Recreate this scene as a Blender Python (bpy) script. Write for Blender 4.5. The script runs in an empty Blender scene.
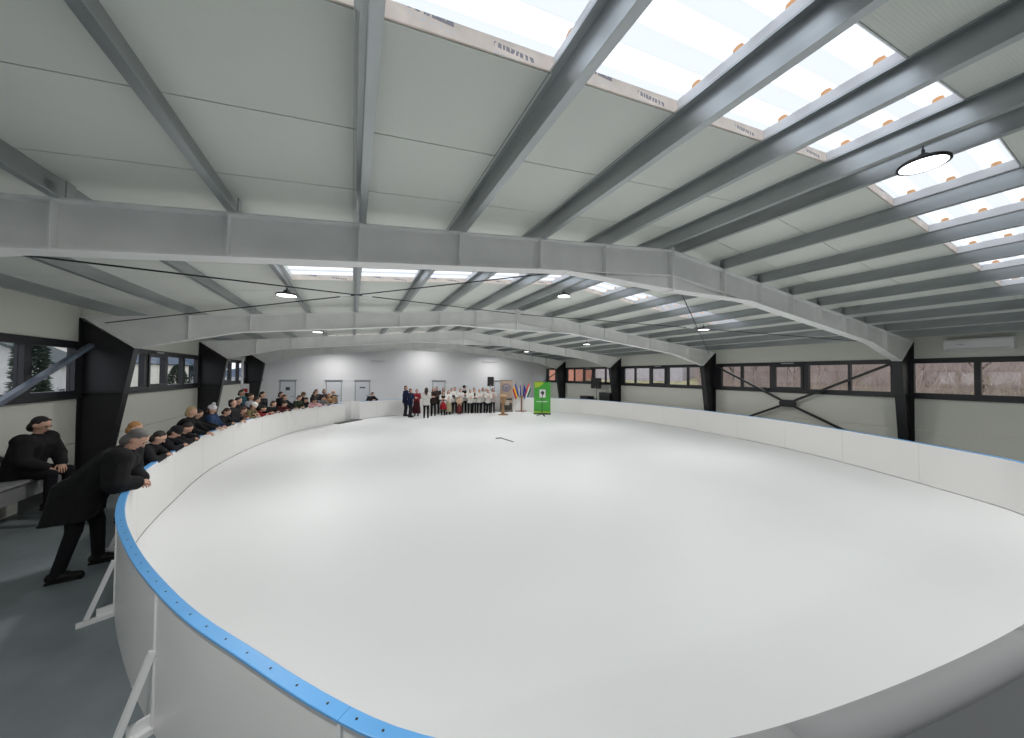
import bpy, math, random
from mathutils import Vector, Matrix
random.seed(7)
R = math.radians
SC = bpy.context.scene
COL = SC.collection

# ------------------------------------------------------------------ camera
cam_d = bpy.data.cameras.new('camera'); cam = bpy.data.objects.new('camera', cam_d); COL.objects.link(cam)
FPX = 341.0
cam_d.sensor_fit = 'HORIZONTAL'; cam_d.sensor_width = 36.0
cam_d.lens = FPX / 1024.0 * 36.0
cam_d.clip_start = 0.05; cam_d.clip_end = 2000
CAM_H = 2.4
cam.matrix_world = (Matrix.Translation((0, 0, CAM_H)) @ Matrix.Rotation(-R(25.03), 4, 'Z')
                    @ Matrix.Rotation(R(90 + 1.0), 4, 'X') @ Matrix.Rotation(R(0.57), 4, 'Z'))
SC.camera = cam

# ------------------------------------------------------------------ world, light, exposure
SKY = 1.45
LAMP_W = 56.0
w = bpy.data.worlds.new('overcast_sky'); SC.world = w; w.use_nodes = True
bg = w.node_tree.nodes['Background']
bg.inputs['Color'].default_value = (0.88, 0.93, 1.0, 1); bg.inputs['Strength'].default_value = SKY
SC.view_settings.view_transform = 'Standard'
SC.view_settings.look = 'None'
SC.view_settings.gamma = 1.0
SC.view_settings.use_curve_mapping = False
SC.view_settings.exposure = 0.13
SC.cycles.use_denoising = True
SC.cycles.max_bounces = 10
SC.cycles.diffuse_bounces = 6
SC.cycles.transparent_max_bounces = 16
SC.cycles.sample_clamp_indirect = 6.0

# ------------------------------------------------------------------ main dimensions
WR, WL = 14.86, -5.09          # side walls
XM = (WR + WL) / 2             # ridge
HALF = (WR - WL) / 2
ZR, SL = 4.55, 0.105           # top of rafter at ridge, roof slope
YB, YE = -7.85, 24.9           # back wall, end wall
FRAMES = [4.15, 10.15, 16.15, 22.15]
PUR_DX = [0.235 + 1.14 * k for k in range(9)]      # right slope
PUR_L = [0.285 + 1.14 * k for k in range(9)]       # left slope
MOD = 0.93
SKY_Y = [0.94, 6.52, 12.10, 17.68, -4.64]  # last one is unseen, added behind the camera for ambient light
SKY_DX = 5.93
PH = 0.2                       # purlin height
PT = 0.1                       # roof panel thickness
BT = 0.95                      # rink board top
ICE = 0.03

# portals steer daylight sampling to the openings
def portal(name, loc, rot, sx, sy):
    l = bpy.data.lights.new(name, 'AREA'); l.shape = 'RECTANGLE'; l.size = sx; l.size_y = sy
    l.cycles.is_portal = True
    o = bpy.data.objects.new(name, l); COL.objects.link(o); o.location = loc; o.rotation_euler = rot
for y in SKY_Y:
    portal('skylight_portal', (XM, y + MOD / 2, ZR + PH + PT + 0.12), (0, 0, 0), 2 * SKY_DX, MOD)
portal('window_portal', (WL - 0.25, 8.5, 2.42), (0, R(-90), 0), 0.9, 33)
portal('window_portal', (WR + 0.25, 8.5, 2.42), (0, R(90), 0), 0.9, 33)

# ------------------------------------------------------------------ materials
MATS = {}
def mat(name, col, rough=0.6, metal=0.0, spec=0.5, var=0.0, vscale=3.0, bump=None, emit=None, stretch=None, coat=0):
    if name in MATS: return MATS[name]
    m = bpy.data.materials.new(name); m.use_nodes = True
    nt = m.node_tree; b = nt.nodes['Principled BSDF']
    b.inputs['Base Color'].default_value = (*col, 1)
    b.inputs['Roughness'].default_value = rough; b.inputs['Metallic'].default_value = metal
    b.inputs['Specular IOR Level'].default_value = spec
    if coat: b.inputs['Coat Weight'].default_value = coat
    tc = nt.nodes.new('ShaderNodeTexCoord')
    src = tc.outputs['Object']
    if stretch:
        mp = nt.nodes.new('ShaderNodeMapping'); mp.inputs['Scale'].default_value = stretch
        nt.links.new(src, mp.inputs['Vector']); src = mp.outputs['Vector']
    if var:
        n = nt.nodes.new('ShaderNodeTexNoise'); n.inputs['Scale'].default_value = vscale; n.inputs['Detail'].default_value = 5
        nt.links.new(src, n.inputs['Vector'])
        cr = nt.nodes.new('ShaderNodeValToRGB')
        cr.color_ramp.elements[0].position = 0.3; cr.color_ramp.elements[1].position = 0.7
        cr.color_ramp.elements[0].color = (*[max(0, c * (1 - var)) for c in col], 1)
        cr.color_ramp.elements[1].color = (*[min(1, c * (1 + var)) for c in col], 1)
        nt.links.new(n.outputs['Fac'], cr.inputs['Fac']); nt.links.new(cr.outputs['Color'], b.inputs['Base Color'])
    if bump:
        kind, sc, st = bump
        if kind == 'noise':
            t = nt.nodes.new('ShaderNodeTexNoise'); t.inputs['Scale'].default_value = sc; t.inputs['Detail'].default_value = 4
            nt.links.new(src, t.inputs['Vector']); out = t.outputs['Fac']
        else:      # 'X','Y','Z' : fine ribs repeating along that axis
            t = nt.nodes.new('ShaderNodeTexWave'); t.wave_type = 'BANDS'; t.bands_direction = kind
            t.inputs['Scale'].default_value = sc; t.inputs['Distortion'].default_value = 0
            nt.links.new(tc.outputs['Object'], t.inputs['Vector']); out = t.outputs['Fac']
        bp = nt.nodes.new('ShaderNodeBump'); bp.inputs['Strength'].default_value = st; bp.inputs['Distance'].default_value = 0.01
        nt.links.new(out, bp.inputs['Height']); nt.links.new(bp.outputs['Normal'], b.inputs['Normal'])
    if emit:
        b.inputs['Emission Color'].default_value = (*emit[0], 1); b.inputs['Emission Strength'].default_value = emit[1]
    MATS[name] = m; return m

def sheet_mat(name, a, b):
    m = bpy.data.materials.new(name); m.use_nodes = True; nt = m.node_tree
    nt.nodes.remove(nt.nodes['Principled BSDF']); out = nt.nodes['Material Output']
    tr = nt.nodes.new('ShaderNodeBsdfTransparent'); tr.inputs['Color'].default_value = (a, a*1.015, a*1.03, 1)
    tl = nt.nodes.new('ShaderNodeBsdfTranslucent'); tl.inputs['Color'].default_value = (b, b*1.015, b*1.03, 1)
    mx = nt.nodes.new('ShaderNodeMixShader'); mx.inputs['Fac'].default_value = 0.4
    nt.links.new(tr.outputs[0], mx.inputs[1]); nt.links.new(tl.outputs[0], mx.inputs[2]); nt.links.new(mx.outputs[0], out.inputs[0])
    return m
def glass_mat():
    m = bpy.data.materials.new('window_glass'); m.use_nodes = True; nt = m.node_tree
    nt.nodes.remove(nt.nodes['Principled BSDF']); out = nt.nodes['Material Output']
    tr = nt.nodes.new('ShaderNodeBsdfTransparent'); tr.inputs['Color'].default_value = (0.93, 0.935, 0.95, 1)
    gl = nt.nodes.new('ShaderNodeBsdfGlossy'); gl.inputs['Roughness'].default_value = 0.02
    mx = nt.nodes.new('ShaderNodeMixShader'); mx.inputs['Fac'].default_value = 0.05
    nt.links.new(tr.outputs[0], mx.inputs[1]); nt.links.new(gl.outputs[0], mx.inputs[2]); nt.links.new(mx.outputs[0], out.inputs[0])
    return m
def film_mat():
    m = mat('printed_film', (0.88, 0.76, 0.66), 0.6, var=0.12, vscale=6)
    nt = m.node_tree; b = nt.nodes['Principled BSDF']; tc = nt.nodes['Texture Coordinate']
    prev = b.inputs['Base Color'].links[0].from_socket
    def marks(sx, sz, z0, z1, thr, col, prev):
        mp = nt.nodes.new('ShaderNodeMapping'); mp.inputs['Scale'].default_value = (sx, 1, sz)
        nt.links.new(tc.outputs['Object'], mp.inputs['Vector'])
        n = nt.nodes.new('ShaderNodeTexNoise'); n.inputs['Scale'].default_value = 1; n.inputs['Detail'].default_value = 1
        nt.links.new(mp.outputs[0], n.inputs['Vector'])
        g = nt.nodes.new('ShaderNodeMath'); g.operation = 'GREATER_THAN'; g.inputs[1].default_value = thr
        nt.links.new(n.outputs['Fac'], g.inputs[0])
        # word gaps along the strip
        n2 = nt.nodes.new('ShaderNodeTexWave'); n2.bands_direction = 'X'; n2.inputs['Scale'].default_value = 0.62; n2.inputs['Distortion'].default_value = 0
        nt.links.new(tc.outputs['Object'], n2.inputs['Vector'])
        g2 = nt.nodes.new('ShaderNodeMath'); g2.operation = 'GREATER_THAN'; g2.inputs[1].default_value = 0.45
        nt.links.new(n2.outputs['Fac'], g2.inputs[0])
        sp = nt.nodes.new('ShaderNodeSeparateXYZ'); nt.links.new(tc.outputs['Object'], sp.inputs[0])
        a = nt.nodes.new('ShaderNodeMath'); a.operation = 'GREATER_THAN'; a.inputs[1].default_value = z0; nt.links.new(sp.outputs['Z'], a.inputs[0])
        c = nt.nodes.new('ShaderNodeMath'); c.operation = 'LESS_THAN'; c.inputs[1].default_value = z1; nt.links.new(sp.outputs['Z'], c.inputs[0])
        o = g.outputs[0]
        for q in (g2, a, c):
            k = nt.nodes.new('ShaderNodeMath'); k.operation = 'MULTIPLY'
            nt.links.new(o, k.inputs[0]); nt.links.new(q.outputs[0], k.inputs[1]); o = k.outputs[0]
        mx = nt.nodes.new('ShaderNodeMix'); mx.data_type = 'RGBA'
        nt.links.new(o, mx.inputs['Factor']); nt.links.new(prev, mx.inputs['A']); mx.inputs['B'].default_value = (*col, 1)
        return mx.outputs['Result']
    p = marks(55, 12, 0.055, 0.085, 0.46, (0.33, 0.30, 0.33), prev)
    p = marks(90, 30, 0.012, 0.035, 0.5, (0.80, 0.76, 0.72), p)
    nt.links.new(p, b.inputs['Base Color'])
    return m

M_ROOF = mat('roof_panel_white', (0.74, 0.76, 0.71), 0.45, bump=('Y', 18.0, 0.09), var=0.02, vscale=0.8)
M_WALL = mat('wall_panel_white', (0.66, 0.665, 0.60), 0.5, bump=('Z', 18.0, 0.18))
M_END = mat('end_wall_white', (0.72, 0.72, 0.74), 0.6, bump=('noise', 40, 0.03))
M_GALV = mat('galvanised_steel', (0.41, 0.435, 0.445), 0.36, metal=0.85, var=0.14, vscale=1.6, stretch=(3, 0.6, 3))
M_RAFT = mat('primed_grey_steel', (0.87, 0.87, 0.86), 0.5, var=0.05, vscale=2.5)
M_BLACK = mat('black_painted_steel', (0.012, 0.012, 0.014), 0.4, var=0.2, vscale=3)
M_FRAME = mat('anthracite_window_frame', (0.018, 0.019, 0.022), 0.4)
M_BRACE = mat('slate_blue_brace', (0.10, 0.125, 0.17), 0.35, var=0.15)
M_FLOOR = mat('concrete_floor_grey', (0.19, 0.22, 0.23), 0.45, var=0.22, vscale=1.3, bump=('noise', 25, 0.08))
M_ICE = mat('synthetic_ice', (0.765, 0.775, 0.778), 0.5, spec=0.2, var=0.018, vscale=0.35)
M_BOARD = mat('white_rink_board', (0.80, 0.79, 0.775), 0.38)
M_BLUE = mat('blue_cap_rail', (0.13, 0.40, 0.78), 0.4, var=0.05)
M_GREYCAP = mat('rail_shade_grey', (0.29, 0.29, 0.295), 0.7)  # grey put into the rail colour to imitate a soft dark gradient
M_GREYBOARD = mat('board_shade_grey', (0.33, 0.33, 0.335), 0.7)  # board colour darkened to stand in for a dim outer face
M_WHITE = mat('white_painted_steel', (0.78, 0.78, 0.78), 0.4)
M_PVC = mat('white_flashing', (0.74, 0.74, 0.76), 0.5)
M_ORANGE = mat('orange_foam', (0.80, 0.42, 0.20), 0.8, var=0.1, vscale=20)
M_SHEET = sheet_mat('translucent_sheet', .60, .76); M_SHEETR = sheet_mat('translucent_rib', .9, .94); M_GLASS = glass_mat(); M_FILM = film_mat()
M_LENS = mat('lamp_lens', (1, 1, 1), 0.5, emit=((1.0, 0.985, 0.97), 5.0))
M_DKPL = mat('black_plastic', (0.015, 0.015, 0.016), 0.5)
M_WOOD = mat('varnished_wood', (0.33, 0.19, 0.09), 0.5, var=0.25, vscale=8, stretch=(1, 1, 0.15))
M_STEEL = mat('steel_rod', (0.06, 0.062, 0.065), 0.4, metal=0.6)
M_DOOR = mat('light_grey_door', (0.62, 0.64, 0.68), 0.45)
M_DOORF = mat('grey_door_frame', (0.36, 0.37, 0.39), 0.5)
M_SKIN = mat('skin', (0.56, 0.33, 0.24), 0.55, var=0.08, vscale=9)

# ------------------------------------------------------------------ mesh helpers
class MB:
    def __init__(s): s.v = []; s.f = []
    def add(s, vs, fs):
        o = len(s.v); s.v += [tuple(p) for p in vs]; s.f += [tuple(i + o for i in q) for q in fs]; return s
    def box(s, x0, x1, y0, y1, z0, z1):
        return s.add([(x0,y0,z0),(x1,y0,z0),(x1,y1,z0),(x0,y1,z0),(x0,y0,z1),(x1,y0,z1),(x1,y1,z1),(x0,y1,z1)],
              [(0,3,2,1),(4,5,6,7),(0,1,5,4),(1,2,6,5),(2,3,7,6),(3,0,4,7)])
    def prism(s, poly, y0, y1, axis='y'):
        n = len(poly)
        def P(a, b, t): return (a, t, b) if axis == 'y' else ((t, a, b) if axis == 'x' else (a, b, t))
        vs = [P(a, b, y0) for a, b in poly] + [P(a, b, y1) for a, b in poly]
        fs = [tuple(range(n)), tuple(range(2*n-1, n-1, -1))] + [(i, i+n, (i+1)%n+n, (i+1)%n) for i in range(n)]
        return s.add(vs, fs)
    def bar(s, p0, p1, wd, hd, up=(0,0,1)):
        p0 = Vector(p0); p1 = Vector(p1); d = (p1-p0).normalized(); u = Vector(up)
        r = d.cross(u)
        if r.length < 1e-4: r = d.cross(Vector((1,0,0)))
        r.normalize(); u = r.cross(d).normalized(); r = r*wd/2; u = u*hd/2
        vs = [p0-r-u, p0+r-u, p0+r+u, p0-r+u, p1-r-u, p1+r-u, p1+r+u, p1-r+u]
        return s.add(vs, [(0,1,2,3),(7,6,5,4),(0,4,5,1),(1,5,6,2),(2,6,7,3),(3,7,4,0)])
    def tube(s, pts, rad, n=8, cap=True):
        pts = [Vector(p) for p in pts]; N = len(pts)
        if not isinstance(rad, (list, tuple)): rad = [rad]*N
        o = len(s.v); ref = None
        for i, p in enumerate(pts):
            d = (pts[min(i+1, N-1)] - pts[max(i-1, 0)]).normalized()
            if ref is None: ref = Vector((0,0,1)) if abs(d.z) < .9 else Vector((1,0,0))
            a = d.cross(ref).normalized(); b = a.cross(d).normalized(); ref = b
            for k in range(n):
                t = 2*math.pi*k/n; s.v.append(tuple(p + (a*math.cos(t)+b*math.sin(t))*rad[i]))
        for i in range(N-1):
            for k in range(n):
                s.f.append((o+i*n+k, o+i*n+(k+1)%n, o+(i+1)*n+(k+1)%n, o+(i+1)*n+k))
        if cap:
            s.f.append(tuple(o+k for k in range(n-1, -1, -1))); s.f.append(tuple(o+(N-1)*n+k for k in range(n)))
        return s
    def lathe(s, prof, n=20, c=(0,0,0)):
        o = len(s.v); N = len(prof)
        for r, z in prof:
            for k in range(n):
                t = 2*math.pi*k/n; s.v.append((c[0]+r*math.cos(t), c[1]+r*math.sin(t), c[2]+z))
        for i in range(N-1):
            for k in range(n): s.f.append((o+i*n+k, o+i*n+(k+1)%n, o+(i+1)*n+(k+1)%n, o+(i+1)*n+k))
        s.f.append(tuple(o+k for k in range(n-1, -1, -1))); s.f.append(tuple(o+(N-1)*n+k for k in range(n)))
        return s
    def ell(s, c, r, rot=None, nu=12, nv=8):
        c = Vector(c); o = len(s.v)
        M3 = rot if rot is not None else Matrix.Identity(3)
        s.v.append(tuple(c + M3 @ Vector((0,0,-r[2]))))
        for i in range(1, nv):
            ph = -math.pi/2 + math.pi*i/nv
            for k in range(nu):
                t = 2*math.pi*k/nu
                s.v.append(tuple(c + M3 @ Vector((r[0]*math.cos(ph)*math.cos(t), r[1]*math.cos(ph)*math.sin(t), r[2]*math.sin(ph)))))
        s.v.append(tuple(c + M3 @ Vector((0,0,r[2])))); top = len(s.v)-1
        for k in range(nu): s.f.append((o, o+1+(k+1)%nu, o+1+k)); s.f.append((top, top-nu+k, top-nu+(k+1)%nu))
        for i in range(nv-2):
            for k in range(nu):
                a = o+1+i*nu; s.f.append((a+k, a+(k+1)%nu, a+nu+(k+1)%nu, a+nu+k))
        return s
    def cap(s, p0, r0, p1, r1, n=10):      # tapered capsule
        p0 = Vector(p0); p1 = Vector(p1); d = p1-p0
        L = d.length or 1e-4; d = d/L
        pts = []; rad = []
        for a in (-80, -50, -20): pts.append(p0 + d*r0*math.sin(R(a))); rad.append(r0*math.cos(R(a)))
        for a in (20, 50, 80): pts.append(p1 + d*r1*math.sin(R(a))); rad.append(r1*math.cos(R(a)))
        return s.tube(pts, rad, n)
    def mesh(s, name, m, smooth=False):
        me = bpy.data.meshes.new(name); me.from_pydata(s.v, [], s.f); me.update()
        if m is not None:
            for q in (m if isinstance(m, (list, tuple)) else [m]): me.materials.append(q)
        if smooth: me.polygons.foreach_set('use_smooth', [True]*len(me.polygons))
        return me

def link(name, me, parent=None, loc=None, rotz=None):
    o = bpy.data.objects.new(name, me); COL.objects.link(o)
    if parent is not None: o.parent = parent
    if loc is not None: o.location = loc
    if rotz is not None: o.rotation_euler = (0, 0, rotz)
    return o
def obj(name, mb, m, parent=None, smooth=False, loc=None, rotz=None):
    return link(name, mb.mesh(name, m, smooth), parent, loc, rotz)
def tag(o, label, cat=None, group=None, kind=None):
    o['label'] = label
    if cat: o['category'] = cat
    if group: o['group'] = group
    if kind: o['kind'] = kind
    return o
def empty(name, loc=(0,0,0), rotz=0, **k):
    o = bpy.data.objects.new(name, None); COL.objects.link(o); o.location = loc; o.rotation_euler = (0,0,rotz); o.empty_display_size = 0.2
    if k: tag(o, **k)
    return o
def zt(x): return ZR - SL*abs(x-XM)      # top of rafters

# ================================================================== STRUCTURE
fl = obj('floor', MB().box(WL, WR, YB, YE, -0.15, 0.0), M_FLOOR)
tag(fl, 'dark grey concrete floor around the rink boards', 'floor', kind='structure')

# ---- side walls, made of long horizontal panels, one window band per bay
BAYS = [(YB, -1.85), (-1.85, 4.15), (4.15, 10.15), (10.15, 16.15), (16.15, 22.15), (22.15, YE)]  # windows of the first bay are unseen, added to let in more light
PANES = [(0.38, 1.30), (1.37, 2.44), (2.62, 3.53), (3.70, 4.73), (4.81, 5.63)]
WZ0, WZ1 = 1.87, 2.99
wall_r = empty('wall_right', (WR, 10, 0), label='long right wall of pale grey-green panels under the window band', cat='wall', kind='structure')
wall_l = empty('wall_left', (WL, 10, 0), label='long left wall of pale panels behind the spectators', cat='wall', kind='structure')
nwin = 0
for side, wl, X0 in ((1, wall_r, WR), (-1, wall_l, WL)):
    for (a, b) in BAYS:
        hasw = True
        rows = [(0, 0.925), (0.935, WZ0)] + ([] if hasw else [(WZ0, WZ1)]) + [(WZ1, 3.86)]
        for (z0, z1) in rows:
            xx = (0.0, 0.12) if side > 0 else (-0.12, 0.0)
            p = MB().box(xx[0], xx[1], a - 10 + 0.004, b - 10 - 0.004, z0 + 0.002, z1 - 0.002)
            obj('wall_panel', p, M_WALL, wl)
        if not hasw: continue
        nwin += 1
        wn = empty('window_%d' % nwin, (X0, a, 0), kind='structure', cat='window',
                   label='dark framed strip window in the %s wall, bay %s' % ('right' if side > 0 else 'left',
                        {YB: 'added unseen behind the camera for light', (-1.85): 'nearest the camera', 4.15: 'between first and second portal frames', 10.15: 'between second and third portal frames',
                         16.15: 'between third and fourth portal frames', 22.15: 'beside the white end wall'}[a]))
        Ls = b - a
        x_in, x_out = (-0.03, 0.09) if side > 0 else (-0.09, 0.03)
        fm = MB()
        fm.box(x_in, x_out, 0, Ls, WZ0, WZ0 + 0.13); fm.box(x_in, x_out, 0, Ls, WZ1 - 0.14, WZ1)
        sill = MB()
        xs = -0.075 if side > 0 else 0.075
        sill.box(min(xs, 0), max(xs, 0), 0, Ls, WZ0 - 0.035, WZ0)
        obj('frame', fm, M_FRAME, wn); obj('window_sill', sill, M_FRAME, wn)
        edges = [0.0]
        pn = list(PANES)
        if side < 0: pn = [(0.3, 1.15), (1.25, 2.3), (2.5, 3.4), (3.58, 4.60), (4.74, 5.78)]
        elif a < 0: pn[4] = (4.84, 5.90)
        for i, (p0, p1) in enumerate(pn):
            p1 = min(p1, Ls - 0.06)
            if p0 > Ls - 0.3: break
            edges += [p0, p1]
            gx = 0.04*side
            gz0, gz1, g0, g1 = WZ0 + 0.13, WZ1 - 0.14, p0, p1
            if i == 2:
                sf = MB(); sx0, sx1 = sorted((-0.055*side, 0.02*side))
                t = 0.05
                sf.box(sx0, sx1, p0-.03, p1+.03, gz0-.03, gz0+t); sf.box(sx0, sx1, p0-.03, p1+.03, gz1-t, gz1+.03)
                sf.box(sx0, sx1, p0-.03, p0+t, gz0+t, gz1-t); sf.box(sx0, sx1, p1-t, p1+.03, gz0+t, gz1-t)
                sash = obj('sash', sf, M_FRAME, wn)
                op = MB(); ox0, ox1 = sorted((-0.10*side, -0.055*side))
                op.box(ox0, ox1, (p0+p1)/2-.2, (p0+p1)/2+.2, WZ1-.075, WZ1-.035)
                obj('window_opener', op, M_DOORF, wn)
            gm = MB().box(gx-.005, gx+.005, g0, g1, gz0, gz1)
            obj('pane', gm, M_GLASS, wn)
        edges.append(Ls)
        for k in range(0, len(edges)-1, 2):
            if edges[k+1] - edges[k] > 0.01:
                obj('mullion', MB().box(x_in, x_out, edges[k], edges[k+1], WZ0+.13, WZ1-.14), M_FRAME, wn)

# ---- end wall and back wall
def gable(y0, y1):
    zz = lambda x: zt(x) + PH + 0.03
    return MB().prism([(WL-.12, 0), (WR+.12, 0), (WR+.12, zz(WR+.12)), (XM, zz(XM)), (WL-.12, zz(WL-.12))], y0, y1)
we = obj('wall_far', gable(YE, YE+0.12), M_END); tag(we, 'white gable end wall behind the standing group', 'wall', kind='structure')
wb = obj('wall_back', gable(YB-0.12, YB), M_END); tag(wb, 'white gable wall behind the camera', 'wall', kind='structure')

# ---- ceiling: roof panels and purlins
ceil = empty('ceiling', (XM, 0, 0), label='low pitched roof of pale ribbed panels on galvanised purlins', cat='ceiling', kind='structure')
def panel_mesh(dx0, dx1):
    g = 0.006; prof = [(g, 0), (MOD-g, 0), (MOD-g, 0.012), (MOD, 0.016), (MOD, PT), (0, PT), (0, 0.016), (g, 0.012)]
    m = MB(); n = len(prof); vs = []
    for dx in (dx0, dx1): vs += [(dx, y, ZR + PH + z - SL*dx) for y, z in prof]
    m.add(vs, [tuple(range(n)), tuple(range(2*n-1, n-1, -1))] + [(i, i+n, (i+1)%n+n, (i+1)%n) for i in range(n)])
    return m.mesh('roof_panel', M_ROOF)
pm_full = panel_mesh(0, HALF + 0.3); pm_short = panel_mesh(SKY_DX, HALF + 0.3)
k0 = -10
for k in range(k0, 27):
    y = 0.94 + MOD*k
    if y > YE: break
    me = pm_short if k % 6 == 0 and k < 24 else pm_full
    link('roof_panel', me, ceil, (0, y, 0)); link('roof_panel', me, ceil, (0, y + MOD, 0), math.pi)
# Z purlins
def purlin_mesh():
    t = 0.004; m = MB(); fl_ = 0.065; lp = 0.018
    y0, y1 = YB, YE
    m.box(-t/2, t/2, y0, y1, 0, PH)
    m.box(-fl_, 0, y0, y1, PH-t, PH-0.0005); m.box(-fl_, -fl_+t, y0, y1, PH-lp, PH-t)
    m.box(0, fl_, y0, y1, 0, t); m.box(fl_-t, fl_, y0, y1, t, lp)
    return m.mesh('purlin', M_GALV)
pu = purlin_mesh()
for sgn in (1, -1):
    for dx in (PUR_DX if sgn > 0 else PUR_L):
        if sgn < 0: link('purlin', pu, ceil, (-dx, 0, ZR - SL*dx))
        else: link('purlin', pu, ceil, (dx, YB + YE, ZR - SL*dx), math.pi)

# ---- skylights
def sheet_mesh():
    m = MB(); pr = []
    per = MOD/3
    y = -0.0
    for i in range(3):
        c = per*(i+.5)
        pr += [(c-.085, 0), (c-.05, 0.045), (c+.05, 0.045), (c+.085, 0)]
    pr = [(-.02, 0)] + pr + [(MOD+.02, 0)]
    n = len(pr); vs = []
    for dx in (0, SKY_DX+.05): vs += [(dx, y, ZR+PH+PT+0.002+z-SL*dx) for y, z in pr]
    m.add(vs, [(i, i+1, n+i+1, n+i) for i in range(n-1)])
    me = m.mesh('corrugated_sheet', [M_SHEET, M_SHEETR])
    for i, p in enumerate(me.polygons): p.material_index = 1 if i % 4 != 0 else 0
    return me
sheet = sheet_mesh()
xs_ = sorted([d for d in PUR_DX if d < SKY_DX + 0.1] + [-d for d in PUR_L if d < SKY_DX + 0.1])
spacer = MB().box(-.035, .035, 0.012, MOD-0.012, 0, PT-0.002).mesh('spacer', M_PVC)
clos = MB()
clos.prism([(-.034, 0), (-.03, .034), (.0, .043), (.03, .034), (.034, 0)], -.02, .02, axis='x')
clos = clos.mesh('foam_closer', M_ORANGE)
films = {}
sk_names = ['nearest roof skylight overhead with printed panel edges', 'second roof skylight just past the first portal frame',
            'third roof skylight past the second portal frame', 'farthest roof skylight before the fourth portal frame', 'unseen roof skylight added behind the camera for light']
for k, y in enumerate(SKY_Y):
    sk = empty('skylight', (XM, y, 0), label=sk_names[k], cat='skylight', group='skylights')
    link('corrugated_sheet', sheet, sk); link('corrugated_sheet', sheet, sk, (0, MOD, 0), math.pi)
    for x in xs_:
        zz = ZR + PH - SL*abs(x)
        link('spacer', spacer, sk, (x, 0, zz))
        for i in range(3): link('foam_closer', clos, sk, (x, MOD/3*(i+.5), zz + PT + 0.001))
    for i in range(len(xs_)-1):
        a, b = xs_[i]+.036, xs_[i+1]-.036
        for (yy, nm, mm) in ((MOD-.011, 'printed_film_edge', M_FILM), (0.001, 'panel_edge_flashing', M_PVC)):
            key = (round(b-a, 3), nm, (a+b) > 0, abs(a+b) < .01)
            c = (a+b)/2
            if key not in films:
                m = MB()
                f = lambda x: (ZR + PH - SL*abs(x+c)) - (ZR + PH - SL*abs(c))
                w2 = (b-a)/2
                pts = [-w2, 0, w2]
                vs = []
                for t_ in (0, .01):
                    for q in pts: vs += [(q, t_, f(q)+.001), (q, t_, f(q)+PT-.001)]
                m.add(vs, [(0,2,3,1),(2,4,5,3),(6,7,9,8),(8,9,11,10),(0,1,7,6),(4,10,11,5),(0,6,8,2),(2,8,10,4),(1,3,9,7),(3,5,11,9)])
                films[key] = m.mesh(nm, mm)
            link(nm, films[key], sk, (c, yy, ZR + PH - SL*abs(c)))

# ---- portal frames
def frame_meshes(PURS):
    tw = 0.012; fw = 0.2; ft = 0.016
    z = lambda d: ZR - SL*d
    top = [(0, z(0)-.001), (HALF-.02, z(HALF-.02)-.001)]
    knee = (9.15, 2.90); h0 = (7.35, z(7.35)-.43); r0 = (2.1, z(2.1)-.43); rb = (0, 3.87)
    web = [top[0], top[1], knee, h0, r0, rb]
    r = MB(); r.prism(web, -tw/2, tw/2)
    def fl_(m, p, q, t=ft, side=1, wd=fw):
        dx, dz = q[0]-p[0], q[1]-p[1]; L = math.hypot(dx, dz); nx, nz = -dz/L*t*side, dx/L*t*side
        m.prism([p, q, (q[0]+nx, q[1]+nz), (p[0]+nx, p[1]+nz)], -wd/2, wd/2)
    fl_(r, top[0], top[1], side=-1)
    fl_(r, rb, r0, side=1); fl_(r, r0, h0, side=1); fl_(r, h0, knee, side=1)
    fl_(r, r0, (0, z(0)-.43), t=0.01)
    fl_(r, (HALF-.03, z(HALF-.03)), (knee[0]-.01, knee[1]), t=.016, side=-1)
    raf = r.mesh('rafter', M_RAFT)
    c = MB()
    ob = (HALF-.002, 0.0); ot = (HALF-.002, z(HALF)-.02); ib = (9.60, 0.0)
    c.prism([ob, ot, (9.16, 2.885), ib], -tw/2, tw/2)
    fl_(c, ib, (9.16, 2.885), side=1); fl_(c, ob, ot, side=1)
    fl_(c, (HALF-.02, z(HALF)-.035), (9.14, 2.882), t=.018, side=1)
    c.box(9.28, 9.95, -fw/2+.01, fw/2-.01, 1.93, 1.945)
    c.box(9.54, HALF-.003, -.14, .14, 0, .02)
    col = c.mesh('column', M_BLACK)
    st = []
    for d in PURS[1:]:
        if d < 2.1: zb = rb[1]+(r0[1]-rb[1])*d/2.1
        elif d < 7.35: zb = z(d)-.43
        else: zb = h0[1]+(knee[1]-h0[1])*(d-7.35)/(9.15-7.35)
        if d > 8.9: continue
        s = MB(); s.box(d-.006, d+.006, -fw/2+.006, fw/2-.006, zb+.018, z(d)-.02)
        cl = MB().box(d-.07, d-.062 , -.05, .05, z(d)+.0, z(d)+.17)
        st.append((s.mesh('stiffener', M_RAFT), cl.mesh('purlin_cleat', M_GALV)))
    rp = MB().box(-.018, .018, -fw/2-.005, fw/2+.005, 3.84, ZR+.035).mesh('ridge_plate', M_RAFT)
    return raf, col, st, rp
raf, colm, stf, rpl = frame_meshes(PUR_DX); stf_l = frame_meshes(PUR_L)[2]
fl_names = ['nearest portal frame, its wide grey rafter spanning the picture overhead', 'second portal frame from the camera, with black columns beside the spectators',
            'third portal frame from the camera, grey rafter and black columns', 'farthest portal frame close to the white end wall']
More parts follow.
